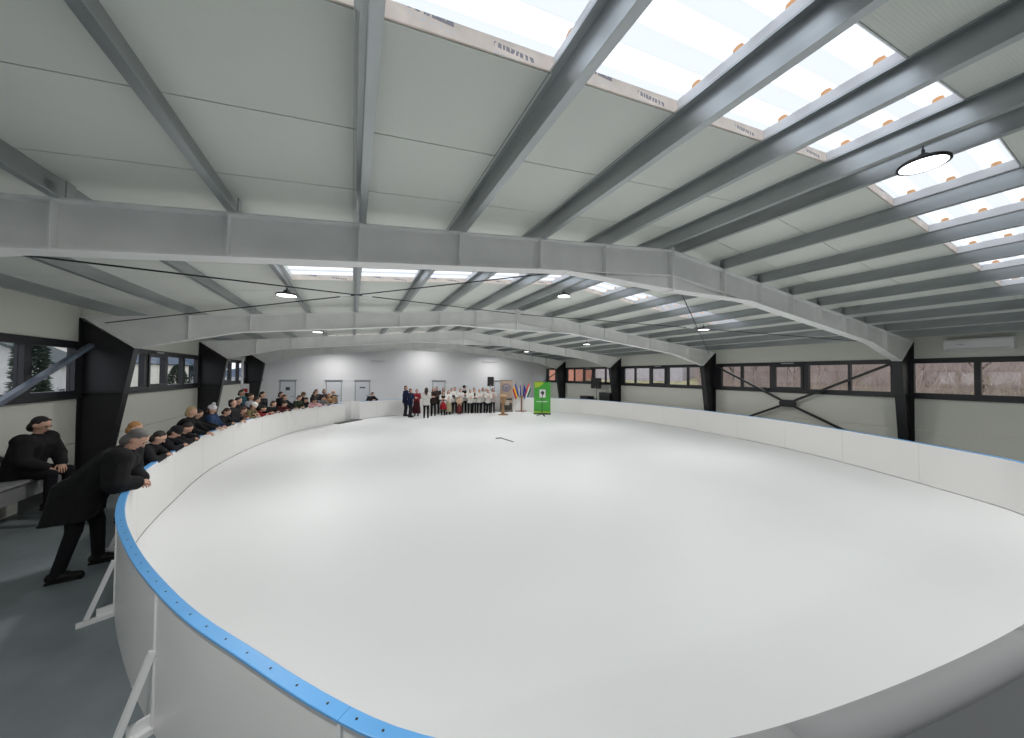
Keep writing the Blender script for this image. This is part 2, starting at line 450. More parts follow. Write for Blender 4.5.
for k, y in enumerate(FRAMES):
    fr = empty('portal_frame', (XM, y, 0), label=fl_names[k], cat='frame', group='steel portal frames')
    for rz in (0, math.pi):
        link('rafter', raf, fr, None, rz); link('column', colm, fr, None, rz)
        for a, b in (stf if rz == 0 else stf_l): link('stiffener', a, fr, None, rz); link('purlin_cleat', b, fr, None, rz)
    link('ridge_plate', rpl, fr)

# ---- roof tie rods and wall cross bracing in the bay between frames 1 and 2
def rod(a, b, label):
    za = lambda p: (p[0], p[1], zt(p[0]) - 0.14)
    A, B = Vector(za(a)), Vector(za(b))
    # the far end passes the ridge side only, so it stays one straight line
    e = empty('tie_rod', A, label=label, cat='rod', group='roof bracing rods')
    obj('rod', MB().tube([(0,0,0), B-A], 0.011, 8), M_STEEL, e, True)
    tb = MB(); p = (B-A)*0.52; d = (B-A).normalized(); tb.tube([p-d*.11, p-d*.07, p+d*.07, p+d*.11], [.011, .022, .022, .011], 8)
    obj('turnbuckle', tb, M_WHITE, e, True)
rod((-4.7, 4.26), (XM-.1, 10.04), 'dark tie rod running from near left eave towards the second ridge')
rod((XM-.1, 4.26), (-4.7, 10.04), 'dark tie rod running from the nearest ridge to the second left column')
rod((XM+.1, 4.26), (14.4, 10.04), 'dark tie rod running from the nearest ridge to the second right column')
rod((14.4, 4.26), (XM+.1, 10.04), 'dark tie rod running from nearest right column to the second ridge')
def xbrace(X, m, label):
    e = empty('cross_brace', (X, 7.15, 0), label=label, cat='brace', group='wall bracing')
    zc = 1.45
    for (dy, z) in ((2.85, 2.93), (-2.85, 2.93), (2.85, 0.1), (-2.85, 0.1)):
        d = Vector((0, dy, z-zc)); s = d.normalized()*.14
        obj('brace_bar', MB().bar(Vector((0,0,zc))+s, Vector((0,0,zc))+d, .07, .085, up=(1,0,0)), m, e)
    obj('gusset_plate', MB().prism([(-.26,zc-.05),(-.16,zc-.13),(.16,zc-.13),(.26,zc-.05),(.26,zc+.05),(.16,zc+.13),(-.16,zc+.13),(-.26,zc+.05)], -.045, .045, axis='x'), m, e)
xbrace(WR-.22, M_BLACK, 'black steel cross brace on the right wall under the windows')
xbrace(WL+.22, M_BRACE, 'slate blue steel cross brace at the left picture edge')
def endbrace(X, label, sd):
    e = empty('corner_brace', (X, 22.3, 0), label=label, cat='brace', group='corner bracing')
    obj('brace_bar', MB().bar((0, -.1, 2.95), (0, 2.5, 1.95), .06, .07, up=(1,0,0)), M_BLACK, e)
    obj('gusset_plate', MB().box(min(-.02, .2*sd), max(.02, .2*sd), -.05, .22, 2.78, 2.95), M_BLACK, e)
endbrace(WR-.2, 'black diagonal brace across the last window on the right wall', 1)
endbrace(WL+.2, 'black diagonal brace at the far left corner', -1)

# ---- end wall doors and vents
def door(n, x0, x1, label, sign=None):
    d = empty('door_%d' % n, ((x0+x1)/2, YE, 0), label=label, cat='door', kind='structure')
    w2 = (x1-x0)/2; h = 1.92
    fm = MB().box(-w2, -w2+.06, -.03, 0, 0, h); fm.box(w2-.06, w2, -.03, 0, 0, h); fm.box(-w2, w2, -.03, 0, h-.06, h)
    obj('door_frame', fm, M_DOORF, d)
    obj('door_leaf', MB().box(-w2+.06, w2-.06, -.018, 0, 0.01, h-.06), M_DOOR, d)
    obj('canopy', MB().box(-w2-.04, w2+.04, -.09, 0, h+.005, h+.055), M_DOORF, d)
    hd = MB().box(w2-.17, w2-.13, -.05, -.018, .92, .96); hd.box(w2-.25, w2-.13, -.065, -.05, .93, .95)
    obj('handle', hd, M_DKPL, d)
    if sign == 'square': obj('door_sign', MB().box(-.11, .11, -.026, -.018, 1.32, 1.52), mat('dark_sign', (.05,.06,.08), .5), d)
    if sign == 'plate': obj('door_sign', MB().box(-.17, .17, -.026, -.018, 1.42, 1.50), mat('dark_sign', (.05,.06,.08), .5), d)
door(1, -4.03, -3.18, 'light grey door with square dark sign near the left corner', 'square')
door(2, -1.55, -.62, 'white door hidden behind spectators, middle of the three left doors')
door(3, .14, 1.07, 'light grey door with dark name plate beside the rink gate', 'plate')
door(4, 5.25, 6.2, 'white door behind the standing choir')
door(5, 10.1, 11.2, 'white door behind the brown backdrop banner')
def vent(x0, x1, z, label):
    e = empty('wall_vent', ((x0+x1)/2, YE, z), label=label, cat='vent', group='end wall vents')
    w2 = (x1-x0)/2
    obj('vent_body', MB().box(-w2, w2, -.09, 0, -.04, .04), M_DOORF, e)
    for i in range(3): obj('slat', MB().box(-w2+.02, w2-.02, -.1, -.09, -.032+.024*i, -.018+.024*i), M_WHITE, e)
vent(1.17, 1.95, 3.25, 'narrow grey vent high on the white end wall, left one')
vent(9.1, 10.25, 3.4, 'narrow grey vent high on the white end wall, right one')

# ---- air conditioner on the right wall
ac = empty('air_conditioner', (WR, 2.9, 3.17), label='white split air conditioner high on the right wall', cat='air conditioner')
acm = MB().prism([(-.22, .04), (-.17, 0), (0, 0), (0, .31), (-.19, .31), (-.225, .26)], -.55, .55, axis='y')
obj('housing', acm, M_WHITE, ac)
obj('air_flap', MB().bar((-.205, -.5, .045), (-.205, .5, .045), .05, .012), M_DOORF, ac)
obj('intake_grille', MB().box(-.18, -.03, -.5, .5, .311, .318), M_DKPL, ac)
obj('display_strip', MB().box(-.228, -.222, .2, .32, .15, .165), M_DOORF, ac)

# ---- thin white downpipe and sign at far left
dp = empty('downpipe', (WL+.5, 19.4, 0), label='thin white vertical pipe by the far left windows', cat='pipe')
obj('pipe', MB().tube([(0,0,0), (0,0,3.4)], .045, 10), M_WHITE, dp, True)
obj('pipe_clip', MB().box(-.06, .06, -.06, .06, 2.2, 2.24), M_DOORF, dp)
sg = empty('safety_sign', (WL+.48, 19.354, 1.45), label='small red and white sign fixed beside the white pipe', cat='sign')
obj('sign_plate', MB().box(0, .3, -.012, 0, 0, .42), M_WHITE, sg)
obj('red_field', MB().box(.07, .25, -.016, -.012, .03, .2), mat('sign_red', (.45,.03,.04), .5), sg)

# ================================================================== RINK
CT = [(-3.1,10.4),(-2.95,8.5),(-2.72,6.7),(-2.4,5.65),(-2.04,4.75),(-1.55,3.82),(-1.15,3.17),(-.8,2.66),(-.47,2.25),(-.06,1.75),(.3,1.4),(0.9,1.03),(1.67,.78),(3.44,.54),(5.4,.45),(7.5,.5),(9.2,.85),(10.7,1.65),(11.5,2.8),(12.35,4.4),(13.1,6.2),(13.6,8.5),(13.85,11.5),(13.75,13.5),(13.25,16.5),(12.6,17.7),(11.6,18.7),(10,20.0),(8,20.8),(5.4,21.0),(2.4,20.5),(0.46,19.4),(-.55,18.3),(-1.93,16.45),(-2.6,14.3),(-2.97,12.4)]
def ring_curve():
    c = [Vector(p) for p in CT]; N = len(c); out = []
    for i in range(N):
        p0, p1, p2, p3 = c[i-1], c[i], c[(i+1)%N], c[(i+2)%N]
        for k in range(12):
            t = k/12
            out.append(.5*((2*p1)+(p2-p0)*t+(2*p0-5*p1+4*p2-p3)*t*t+(3*p1-p0-3*p2+p3)*t**3))
    for it in range(9): out = [(out[i-1]+2*out[i]+out[(i+1)%len(out)])/4 for i in range(len(out))]
    return out
RING = ring_curve(); NR = len(RING)
# start the arc length at the outside joint next to the camera
i0 = min(range(NR), key=lambda i: (RING[i]-Vector((-1.13, 3.13))).length)
RING = RING[i0:] + RING[:i0]
ARC = [0.0]
for i in range(NR): ARC.append(ARC[-1] + (RING[(i+1)%NR]-RING[i]).length)
PER = ARC[-1]
import bisect
def rp(s_):
    s_ = s_ % PER; i = min(bisect.bisect_right(ARC, s_)-1, NR-1); t = (s_-ARC[i])/(ARC[i+1]-ARC[i])
    p = RING[i].lerp(RING[(i+1)%NR], t); d = (RING[(i+1)%NR]-RING[i-1]).normalized()
    n = Vector((d.y, -d.x))
    if n.dot(p-Vector((5.4, 10.5))) < 0: n = -n
    return p, n
def arc_near(x, y): return ARC[min(range(NR), key=lambda i: (RING[i]-Vector((x, y))).length)]

# ice sheet: flat slab inside the boards
ice = MB(); vs = [(*(p), ICE) for p in RING] + [(*(p), 0.001) for p in RING]
ice.add(vs, [tuple(range(NR)), tuple(range(2*NR-1, NR-1, -1))] + [(i, i+NR, (i+1)%NR+NR, (i+1)%NR) for i in range(NR)])
io = obj('ice_rink', ice, M_ICE); tag(io, 'white oval sheet of ice filling the hall', 'ice rink', kind='structure')

rink = empty('rink_barrier', (5.4, 10.5, 0), label='oval white rink barrier with light blue top rail', cat='barrier')
RB = Vector((5.4, 10.5, 0))
def strip(s0, s1, prof, nseg):
    m = MB(); n = len(prof); vs = []
    for i in range(nseg+1):
        p, nn = rp(s0+(s1-s0)*i/nseg)
        for off, z in prof: q = p+nn*off; vs.append((q.x-RB.x, q.y-RB.y, z))
    fs = [tuple(range(n-1, -1, -1)), tuple(nseg*n+i for i in range(n))]
    for i in range(nseg):
        for k in range(n): fs.append((i*n+k, i*n+(k+1)%n, (i+1)*n+(k+1)%n, (i+1)*n+k))
    return m.add(vs, fs)
NPAN = 33; PL = PER/NPAN
g0, g1 = sorted((arc_near(-0.32, 18.55), arc_near(0.42, 19.3)))
P_BOARD = [(0, ICE+.014), (0.055, 0.002), (0.055, BT-.013), (0, BT-.013)]
P_CAP = [(.001, BT-.012), (0.07, BT-.012), (0.07, BT-.002), (.066, BT), (.006, BT), (.001, BT-.004)]
P_ROUND = [(-.03, BT-.03)] + [(0.035-.075*math.cos(R(a)), BT-.01+.05*math.sin(R(a))) for a in range(0, 181, 20)] + [(.10, BT-.03)]  # rounded profile, shaped so its shading fades softly
screw = MB().lathe([(.006, 0), (.006, .002), (.003, .003)], 8).mesh('screw', M_STEEL)
side = 1
spans = []
for k in range(NPAN):
    a, b = k*PL, (k+1)*PL
    if b <= g0 or a >= g1: spans.append((a, b, k))
    else:
        if a < g0-.2: spans.append((a, g0, k))
        if b > g1+.2: spans.append((g1, b, k))
gs = arc_near(1.0, .97)
sp2 = []
for (a, b, k) in spans:
    sp2 += [(a, gs, k), (gs, b, k+.5)] if a < gs < b else [(a, b, k)]
spans = sp2
greys = set()
for (a, b, k) in spans:
    mid = rp((a+b)/2)[0]
    gate = mid.y < 1.2 and 1.0 < mid.x < 5.5  # made-up stretch: board darkened and rail rounded to imitate a dim grey corner
    if gate: greys.add(k)
    bo = obj('shade_grey_panel' if gate else 'board_panel', strip(a+.003, b-.003, P_BOARD, 10), M_GREYBOARD if gate else M_BOARD, rink)
    co = obj('shade_grey_rail' if gate else 'cap_rail', strip(a+.001, b-.001, P_ROUND if gate else P_CAP, 10), M_GREYCAP if gate else M_BLUE, rink, smooth=False)
    if gate: co.data.polygons.foreach_set('use_smooth', [True]*len(co.data.polygons))
    # screws in the rail of the panels next to the camera
    if not gate and mid.y < 4 and mid.x < 1.5:
        for i in range(9):
            p, n = rp(a+(b-a)*(i+.5)/9); q = p+n*.035
            link('screw', screw, rink, (q.x-RB.x, q.y-RB.y, BT-.0005))
    # joint strip and brace at the panel end
    p, n = rp(a)
    ang = math.atan2(n.y, n.x)
    if 'jm' not in globals():
        jm = MB().box(.054, .066, -.011, .011, 0.0, BT-.014).mesh('joint_strip', M_WHITE)
        br = MB(); br.bar((.066, 0, .54), (.23, 0, .05), .036, .036, up=(0,1,0)); br.box(.056, .29, -.022, .022, .002, .04); br.box(.06, .17, -.05, -.022, .002, .1)
        brm = br.mesh('support_strut', M_WHITE)
    link('joint_strip', jm, rink, (p.x-RB.x, p.y-RB.y, 0), ang)
    link('support_strut', brm, rink, (p.x-RB.x, p.y-RB.y, 0), ang)
# open gate with a set back door and rubber threshold
obj('gate_door', strip(g0-.05, g1+.05, [(.62, .02), (.66, .02), (.66, BT-.01), (.62, BT-.01)], 6), M_BOARD, rink)
for gg in (g0, g1):
    m = MB(); p, n = rp(gg); t = Vector((-n.y, n.x))*.02
    A = p+n*.0-RB.xy; Bq = p+n*.64-RB.xy
    m.add([(*(A-t), ICE), (*(A+t), ICE), (*(Bq+t), ICE), (*(Bq-t), ICE), (*(A-t), BT), (*(A+t), BT), (*(Bq+t), BT), (*(Bq-t), BT)],
          [(0,3,2,1),(4,5,6,7),(0,1,5,4),(1,2,6,5),(2,3,7,6),(3,0,4,7)])
    obj('gate_jamb', m, M_WHITE, rink)
tm = obj('rubber_mat', strip(g0+.1, g1+.75, [(-.32, ICE), (-.02, ICE), (-.02, ICE+.03), (-.32, ICE+.03)], 6), mat('dark_rubber', (.09,.085,.08), .8))
tm.location = RB; tag(tm, 'dark rubber threshold mat lying at the rink gate', 'mat')

# ================================================================== LAMPS
def lamp_meshes():
    h = MB().lathe([(.03, .10), (.045, .085), (.06, .05), (.15, .035), (.165, .02), (.168, .0), (.150, .0)][::-1], 28).mesh('housing', M_DKPL, True)
    l = MB().lathe([(.12, -.004), (.148, 0), (.148, .004)], 28).mesh('lens', M_LENS)
    k = MB(); k.tube([(0,0,.1), (0,0,.14)], .012, 8); k.tube([(-.02,0,.14),(.0,0,.165),(.02,0,.14),(0,0,.125),(-.02,0,.14)], .005, 6)
    return h, l, k.mesh('hook', M_STEEL)
lh, ll, lk = lamp_meshes()
lamp_light = bpy.data.lights.new('lamp_light', 'AREA'); lamp_light.shape = 'DISK'; lamp_light.size = 0.28
lamp_light.energy = LAMP_W; lamp_light.color = (1.0, 0.985, 0.97)
LY = [1.2, 7.0, 12.8, 18.8, 23.3, -4.6]  # last row unseen, added to brighten; nearest left lamp unseen, included for light
rown = {-1.06: 'left row', 4.65: 'ridge row', 9.77: 'right row'}
yn = ['nearest the camera', 'past the nearest portal frame', 'past the second portal frame', 'past the third portal frame', 'close to the end wall', 'added unseen behind the camera for light']
for X in (-1.06, 4.65, 9.77):
    for j, Y in enumerate(LY):
        z = zt(X) - .19
        e = empty('high_bay_lamp', (X, Y, z), label='round black LED ceiling lamp in the %s, %s' % (rown[X], yn[j]), cat='lamp', group='round ceiling lamps')
        link('housing', lh, e); link('lens', ll, e); link('hook', lk, e)
        ch = MB()
        for q in range(2): ch.tube([(0, 0, .15+.03*q), (.008, 0, .165+.03*q), (0, 0, .185+.03*q), (-.008, 0, .165+.03*q), (0, 0, .15+.03*q)], .003, 6)
        obj('chain', ch, M_STEEL, e)
        lo = bpy.data.objects.new('lamp_light', lamp_light); COL.objects.link(lo); lo.parent = e; lo.location = (0, 0, -.012)

# ================================================================== PEOPLE
REMESH = []
def remesh_later(o, vox, it=4):
    m = o.modifiers.new('r', 'REMESH'); m.mode = 'VOXEL'; m.voxel_size = vox; m.use_smooth_shade = True
    s_ = o.modifiers.new('s', 'SMOOTH'); s_.factor = .5; s_.iterations = it
    REMESH.append(o)
def flush():
    bpy.context.view_layer.update()
    dg = bpy.context.evaluated_depsgraph_get()
    new = [bpy.data.meshes.new_from_object(o.evaluated_get(dg)) for o in REMESH]
    for o, me in zip(REMESH, new):
        old = o.data; mats = [m for m in old.materials]
        o.modifiers.clear(); o.data = me
        if not me.materials:
            for m in mats: me.materials.append(m)
        me.name = o.name
        me.polygons.foreach_set('use_smooth', [True]*len(me.polygons))
        if 'hem' in o:                       # straight cut coat hem
            hz = o['hem']
            for v in me.vertices:
                if v.co.z < hz: v.co.z = hz
            del o['hem']
    REMESH.clear()
# one relaxed hand with palm, four fingers and a side thumb (fingers point +Y, palm faces -Z)
hm = MB()
hm.ell((0, .045, 0), (.040, .052, .016)); hm.cap((0, -.03, 0), .024, (0, .02, 0), .028)
for x, L, y0 in ((-.030, .062, .082), (-.010, .074, .088), (.011, .069, .086), (.031, .052, .078)):
    a = (x, y0-.015, 0); b = (x*1.1, y0+L*.45, -.006); c = (x*1.12, y0+L*.8, -.022); d = (x*1.1, y0+L, -.04)
    hm.cap(a, .0095, b, .009, 8); hm.cap(b, .009, c, .0082, 8); hm.cap(c, .0082, d, .0075, 8)
hm.cap((-.03, .02, -.002), .014, (-.058, .055, -.012), .011, 8); hm.cap((-.058, .055, -.012), .011, (-.064, .09, -.022), .009, 8)
HAND_SRC = hm
HANDS = {}
def ik(sh, tgt, l1, l2, pole):
    sh = Vector(sh); tgt = Vector(tgt); d = tgt-sh; L = d.length
    if L > (l1+l2)*.995: d = d*((l1+l2)*.995/L); L = d.length; tgt = sh+d
    u = d/L; a = (l1*l1-l2*l2+L*L)/(2*L); h = math.sqrt(max(l1*l1-a*a, 0))
    p = Vector(pole); p = p-u*p.dot(u)
    p = p.normalized() if p.length > 1e-4 else Vector((1,0,0))
    return sh+u*a+p*h, tgt
def cloth(name, col, rough=.85):
    return mat('cloth_'+name, col, rough, spec=.2, var=.18, vscale=12, bump=('noise', 60, .15))
HAIRC = {'black': (.012,.010,.009), 'brown': (.06,.03,.018), 'ginger': (.36,.18,.06), 'grey': (.12,.115,.11), 'blond': (.42,.30,.15), 'dark': (.022,.016,.012), 'bald': (.45,.33,.24)}
def person(base, face, label, head_z=1.5, theta=None, arms='down', top='black', tcol=(.015,.015,.017), bcol=(.012,.012,.015), hair='dark', long_hair=False,
           hat=None, skirt=None, coat=False, group='people', s=None, yb=None, fine=False, vest=None, hz=0, face_down=.35, floor=0.0, name_cat='person', spread=.10, sit=False, bulk=.034):
    """base: (x,y) of the feet; face: direction looked at; head_z: height of head centre."""
    if s is None: s = .93 if head_z < 1.46 else head_z/1.575
    def headpos(t):
        nk = (-.03+.50*math.sin(t), .88+.50*math.cos(t)); return nk[0]+.155*math.sin(.55*t), nk[1]+.155*math.cos(.55*t)
    if theta is None:
        lo, hi = 0.0, R(78)
        for _ in range(30):
            m_ = (lo+hi)/2
            if headpos(m_)[1]*s > head_z: lo = m_
            else: hi = m_
        theta = (lo+hi)/2
    rz = math.atan2(face[1], face[0]) - math.pi/2
    e = empty('person', (base[0], base[1], floor), rz, label=label, cat=name_cat, group=group)
    vox = .014*s if fine else .024*s
    t = Vector((0, math.sin(theta), math.cos(theta)))
    hz_ = .88
    hip = Vector((0, -.03, hz_)); neck = hip+t*.50; chest = hip+t*.36; waist = hip+t*.17
    ht = Vector((0, math.sin(.55*theta), math.cos(.55*theta)))
    head = neck+ht*.155
    fd = theta*.45+face_down
    HR = Matrix.Rotation(-fd, 3, 'X')       # head pitched forward
    sh = {i: neck-t*.05+Vector((i*.178, 0, 0)) for i in (-1, 1)}
    st = {i: Vector((i*spread, -.03+(-.10*i if spread > .11 else 0), .075)) for i in (-1, 1)}
    hp = {i: hip+Vector((i*.085, 0, -.02)) for i in (-1, 1)}
    kn = {i: (hp[i]+st[i])/2+Vector((0, .045, .02)) for i in (-1, 1)}
    if sit:
        for i in (-1, 1): kn[i] = hp[i]+Vector((i*.05, .40, -.02)); st[i] = Vector((i*.14, .36, kn[i].z-.40))
    el, ha = {}, {}
    for i in (-1, 1):
        if arms == 'board': tg = (i*.10, yb/s+.09, (BT+.035)/s); pole = (i*1.4, -1.0, .1)
        elif arms == 'drop': tg = (i*.09, yb/s-.02, (BT+.05)/s); pole = (i*1., -.6, .2)
        elif arms == 'front': tg = (i*.04, .27, 1.12); pole = (i*1., -.2, -1)
        elif arms == 'phone': tg = (i*.05, .26, 1.36); pole = (i*1., 0, -1)
        elif arms == 'hips': tg = (i*.16, .12, .98); pole = (i*1., -.5, 0)
        elif arms == 'lap': tg = (i*.12, .30, hz_+.06); pole = (i*1., -.4, -.3)
        elif arms == 'sheet': tg = (i*.14, .27, 1.05); pole = (i*1., -.2, -1)
        else: tg = (i*.235, .03+.1*math.sin(theta), .75); pole = (i*.3, -1, 0)
        el[i], ha[i] = ik(sh[i], tg, .265, .235, pole)
    S_ = lambda v: Vector(v)*s
    b = MB()
    # continuous body
    for i in (-1, 1):
        b.cap(S_(hp[i]), .078*s, S_(kn[i]), .05*s); b.cap(S_(kn[i]), .05*s, S_(st[i]), .036*s)
        b.cap(S_(st[i]), .036*s, S_(st[i]+Vector((0, .12, -.035))), .03*s)
        b.cap(S_(sh[i]), .05*s, S_(el[i]), .038*s); b.cap(S_(el[i]), .038*s, S_(ha[i]), .026*s)
        b.cap(S_(hip+Vector((i*.06,0,0))), .10*s, S_(chest+Vector((i*.07,0,0))), .10*s)
        b.cap(S_(neck-t*.05), .05*s, S_(sh[i]), .05*s)
    b.cap(S_(chest), .1*s, S_(neck), .055*s); b.cap(S_(neck-t*.03), .052*s, S_(head-ht*.03), .05*s)
    Hd = S_(head)
    b.ell(Hd+HR@Vector((0, 0, .02))*s, (.076*s, .094*s, .10*s), HR, 16, 10)
    b.ell(Hd+HR@Vector((0, .022, -.045))*s, (.056*s, .066*s, .068*s), HR, 12, 8)
    b.cap(Hd+HR@Vector((0, .088, .015))*s, .010*s, Hd+HR@Vector((0, .108, -.012))*s, .016*s)
    for i in (-1, 1): b.ell(Hd+HR@Vector((i*.078, -.005, 0))*s, (.014*s, .024*s, .034*s), HR, 8, 6)
    bo = obj('body', b, M_SKIN, e); remesh_later(bo, (.011 if fine else .020)*s, 3)
    # face details
    if fine:
        ey = MB(); br = MB()
        for i in (-1, 1):
            ey.ell(Hd+HR@Vector((i*.031, .083, .018))*s, (.012*s, .008*s, .008*s), HR, 8, 6)
            br.cap(Hd+HR@Vector((i*.016, .094, .036))*s, .005*s, Hd+HR@Vector((i*.048, .082, .038))*s, .004*s, 6)
        obj('eyes', ey, mat('eye_dark', (.02,.015,.012), .2), e, True)
        obj('eyebrows', br, mat('hair_'+hair, HAIRC[hair], .7), e, True)
        mo = MB().cap(Hd+HR@Vector((-.02, .086, -.052))*s, .006*s, Hd+HR@Vector((.02, .086, -.052))*s, .006*s, 8)
        obj('mouth', mo, mat('lips', (.40,.16,.13), .5), e, True)
    # hair / hat
    h = MB()
    if hair != 'bald':
        h.ell(Hd+HR@Vector((0, -.024, .042))*s, (.083*s, .088*s, .088*s), HR, 14, 10)
        h.ell(Hd+HR@Vector((0, -.048, -.035))*s, (.079*s, .06*s, .085*s), HR, 12, 8)
        h.cap(Hd+HR@Vector((-.035, .034, .098))*s, .018*s, Hd+HR@Vector((.035, .034, .098))*s, .018*s, 8)
        if long_hair:
            h.cap(Hd+HR@Vector((-.02, -.06, 0))*s, .07*s, Hd+Vector((-.03, -.09, -.27))*s, .05*s)
            h.cap(Hd+HR@Vector((.02, -.06, 0))*s, .07*s, Hd+Vector((.03, -.09, -.27))*s, .05*s)
            for i in (-1, 1): h.cap(Hd+HR@Vector((i*.07, -.01, .02))*s, .03*s, Hd+Vector((i*.085, -.02, -.18))*s, .022*s)
    else:
        h.ell(Hd+HR@Vector((0, -.045, -.015))*s, (.079*s, .055*s, .055*s), HR, 12, 8)
    ho = obj('hair', h, mat('hair_'+hair, HAIRC[hair], .7, var=.3, vscale=40, bump=('noise', 120, .4)), e); remesh_later(ho, (.010 if fine else .018)*s, 2)
    if hat:
        kind, hc = hat
        q = MB()
        q.ell(Hd+HR@Vector((0, -.012, .06))*s, (.092*s, .104*s, .085*s), HR, 16, 10)
        if kind == 'beanie': q.ell(Hd+HR@Vector((0, -.012, .03))*s, (.098*s, .110*s, .03*s), HR, 16, 8)
        if kind == 'pompom': q.ell(Hd+HR@Vector((0, -.02, .165))*s, (.045*s,)*3, None, 10, 8)
        if kind == 'brim': q.ell(Hd+HR@Vector((0, 0, .035))*s, (.15*s, .16*s, .014*s), HR, 18, 6)
        obj('hat', q, cloth('hat_%d' % (int(hc[0]*99)), hc), e, True)
    # clothes
    jm_ = cloth(top, tcol); j = MB(); g = bulk
    hem = -.06 if not coat else -.10
    for i in (-1, 1):
        j.cap(S_(hip+Vector((i*.065, 0, hem))), (.118+g)*s, S_(waist+Vector((i*.06,0,0))), (.10+g)*s)
        j.cap(S_(waist+Vector((i*.06,0,0))), (.10+g)*s, S_(chest+Vector((i*.075,0,0))), (.105+g)*s)
        j.cap(S_(chest+Vector((i*.07,0,0))), (.10+g)*s, S_(sh[i]), (.055+g)*s)
        j.cap(S_(sh[i]), (.052+g)*s, S_(el[i]), (.044+g*.8)*s)
        wr = el[i].lerp(ha[i], .9)
        j.cap(S_(el[i]), (.044+g*.8)*s, S_(wr), (.034+g*.6)*s)
        if coat:
            for yo in (-.12, -.04, .08):
                j.cap(S_(hip+Vector((i*.075, yo*.4, -.02))), (.10+g)*s, S_(hip+Vector((i*.19, yo-.03, -.34))), .085*s)
                j.cap(S_(hip+Vector((i*.05, yo*.4, -.02))), (.10+g)*s, S_(hip+Vector((i*.05, yo-.02, -.34))), .085*s)
    j.cap(S_(neck-t*.03), .068*s, S_(neck+ht*.01), .062*s)
    jo = obj('coat' if coat else ('shirt' if top.startswith('white') else 'jacket'), j, jm_, e); remesh_later(jo, vox, 4)
    if coat: jo['hem'] = .61*s
    if vest:
        v = MB()
        for i in (-1, 1):
            v.cap(S_(waist+Vector((i*.06,0,0))), (.112+g)*s, S_(chest+Vector((i*.07,0,0))), (.116+g)*s)
        vo = obj('vest', v, cloth('vest_%d' % int(vest[0]*999), vest), e); remesh_later(vo, vox, 3)
    if skirt:
        sc, zl = skirt
        k = MB(); pr = [(.135*s, .98*s), (.165*s, .88*s), (.20*s, .7*s), (.235*s, .5*s), (.26*s, zl*s), (.25*s, zl*s)]
        k.lathe(pr, 20, (0, -.03*s, 0)); obj('skirt', k, cloth('skirt_%d_%d' % (int(sc[0]*999), int(sc[1]*999)), sc), e, True)
    tr = MB()
    for i in (-1, 1):
        tr.cap(S_(hp[i]+Vector((0,0,.03))), .105*s, S_(kn[i]), .07*s); tr.cap(S_(kn[i]), .07*s, S_(st[i]+Vector((0,0,.0))), .056*s)
        f_ = MB()
        f_.cap(S_(st[i]+Vector((0, -.025, -.015))), .054*s, S_(st[i]+Vector((0, .06, -.022))), .05*s); f_.cap(S_(st[i]+Vector((0, .05, -.025))), .048*s, S_(st[i]+Vector((0, .15, -.036))), .038*s); f_.box((st[i].x-.035)*s, (st[i].x+.035)*s, (st[i].y-.07)*s, (st[i].y+.18)*s, (st[i].z-.075)*s, (st[i].z-.055)*s)
        obj('shoe', f_, cloth('shoe', (.012,.011,.011), .5), e, True)
    to = obj('trousers', tr, cloth('leg_%d_%d' % (int(bcol[0]*999), int(bcol[2]*999)), bcol), e); remesh_later(to, vox, 3)
    # hands
    for i in (-1, 1):
        key = (i, fine)
        if key not in HANDS:
            ms = MB(); ms.v = [(v[0]*i, v[1], v[2]) for v in HAND_SRC.v]; ms.f = [q if i > 0 else q[::-1] for q in HAND_SRC.f]
            HANDS[key] = None
            hobj = obj('hand', ms, M_SKIN, e); hobj.modifiers.new('r', 'REMESH'); hobj.modifiers['r'].mode = 'VOXEL'
            hobj.modifiers['r'].voxel_size = .0045 if fine else .008; sm = hobj.modifiers.new('s', 'SMOOTH'); sm.iterations = 2
            dg = bpy.context.evaluated_depsgraph_get(); HANDS[key] = bpy.data.meshes.new_from_object(hobj.evaluated_get(dg))
            HANDS[key].polygons.foreach_set('use_smooth', [True]*len(HANDS[key].polygons))
            hobj.modifiers.clear(); hobj.data = HANDS[key]
        else: hobj = link('hand', HANDS[key], e)
        d = (ha[i]-el[i]).normalized(); 
        up = Vector((0,0,1)) if abs(d.z) < .85 else Vector((0, 1, 0))
        if arms in ('front',): up = Vector((i, 0, .2))
        x_ = d.cross(up).normalized(); z_ = x_.cross(d)
        if arms in ('board',): d = Vector((d.x, d.y, max(d.z, -.25))).normalized(); x_ = d.cross(up).normalized(); z_ = x_.cross(d)
        Mh = Matrix((x_, d, z_)).transposed().to_4x4()
        hobj.matrix_local = Matrix.Translation(S_(ha[i])) @ Mh @ Matrix.Scale(s, 4)
    return e

SPG = 'spectators along the left boards'
def spectator(head, off, face, label, **k):
    """head centre (x,y,z) leaning over the board; feet are placed behind it."""
    x, y, z = head; n = Vector(face).normalized()
    s = k.pop('s', None) or (.93 if z < 1.46 else z/1.575)
    lo, hi = 0.0, R(72)
    hp_ = lambda t: (-.03+.50*math.sin(t)+.155*math.sin(.55*t), .88+.50*math.cos(t)+.155*math.cos(.55*t))
    for _ in range(30):
        m_ = (lo+hi)/2
        if hp_(m_)[1]*s > z: lo = m_
        else: hi = m_
    yh = hp_(lo)[0]*s
    arms = k.pop('arms', 'board'); yb = yh+off-.06
    return person((x-n.x*yh, y-n.y*yh), n, label, theta=lo, s=s, head_z=z, arms=arms, yb=yb, group=SPG, **k)

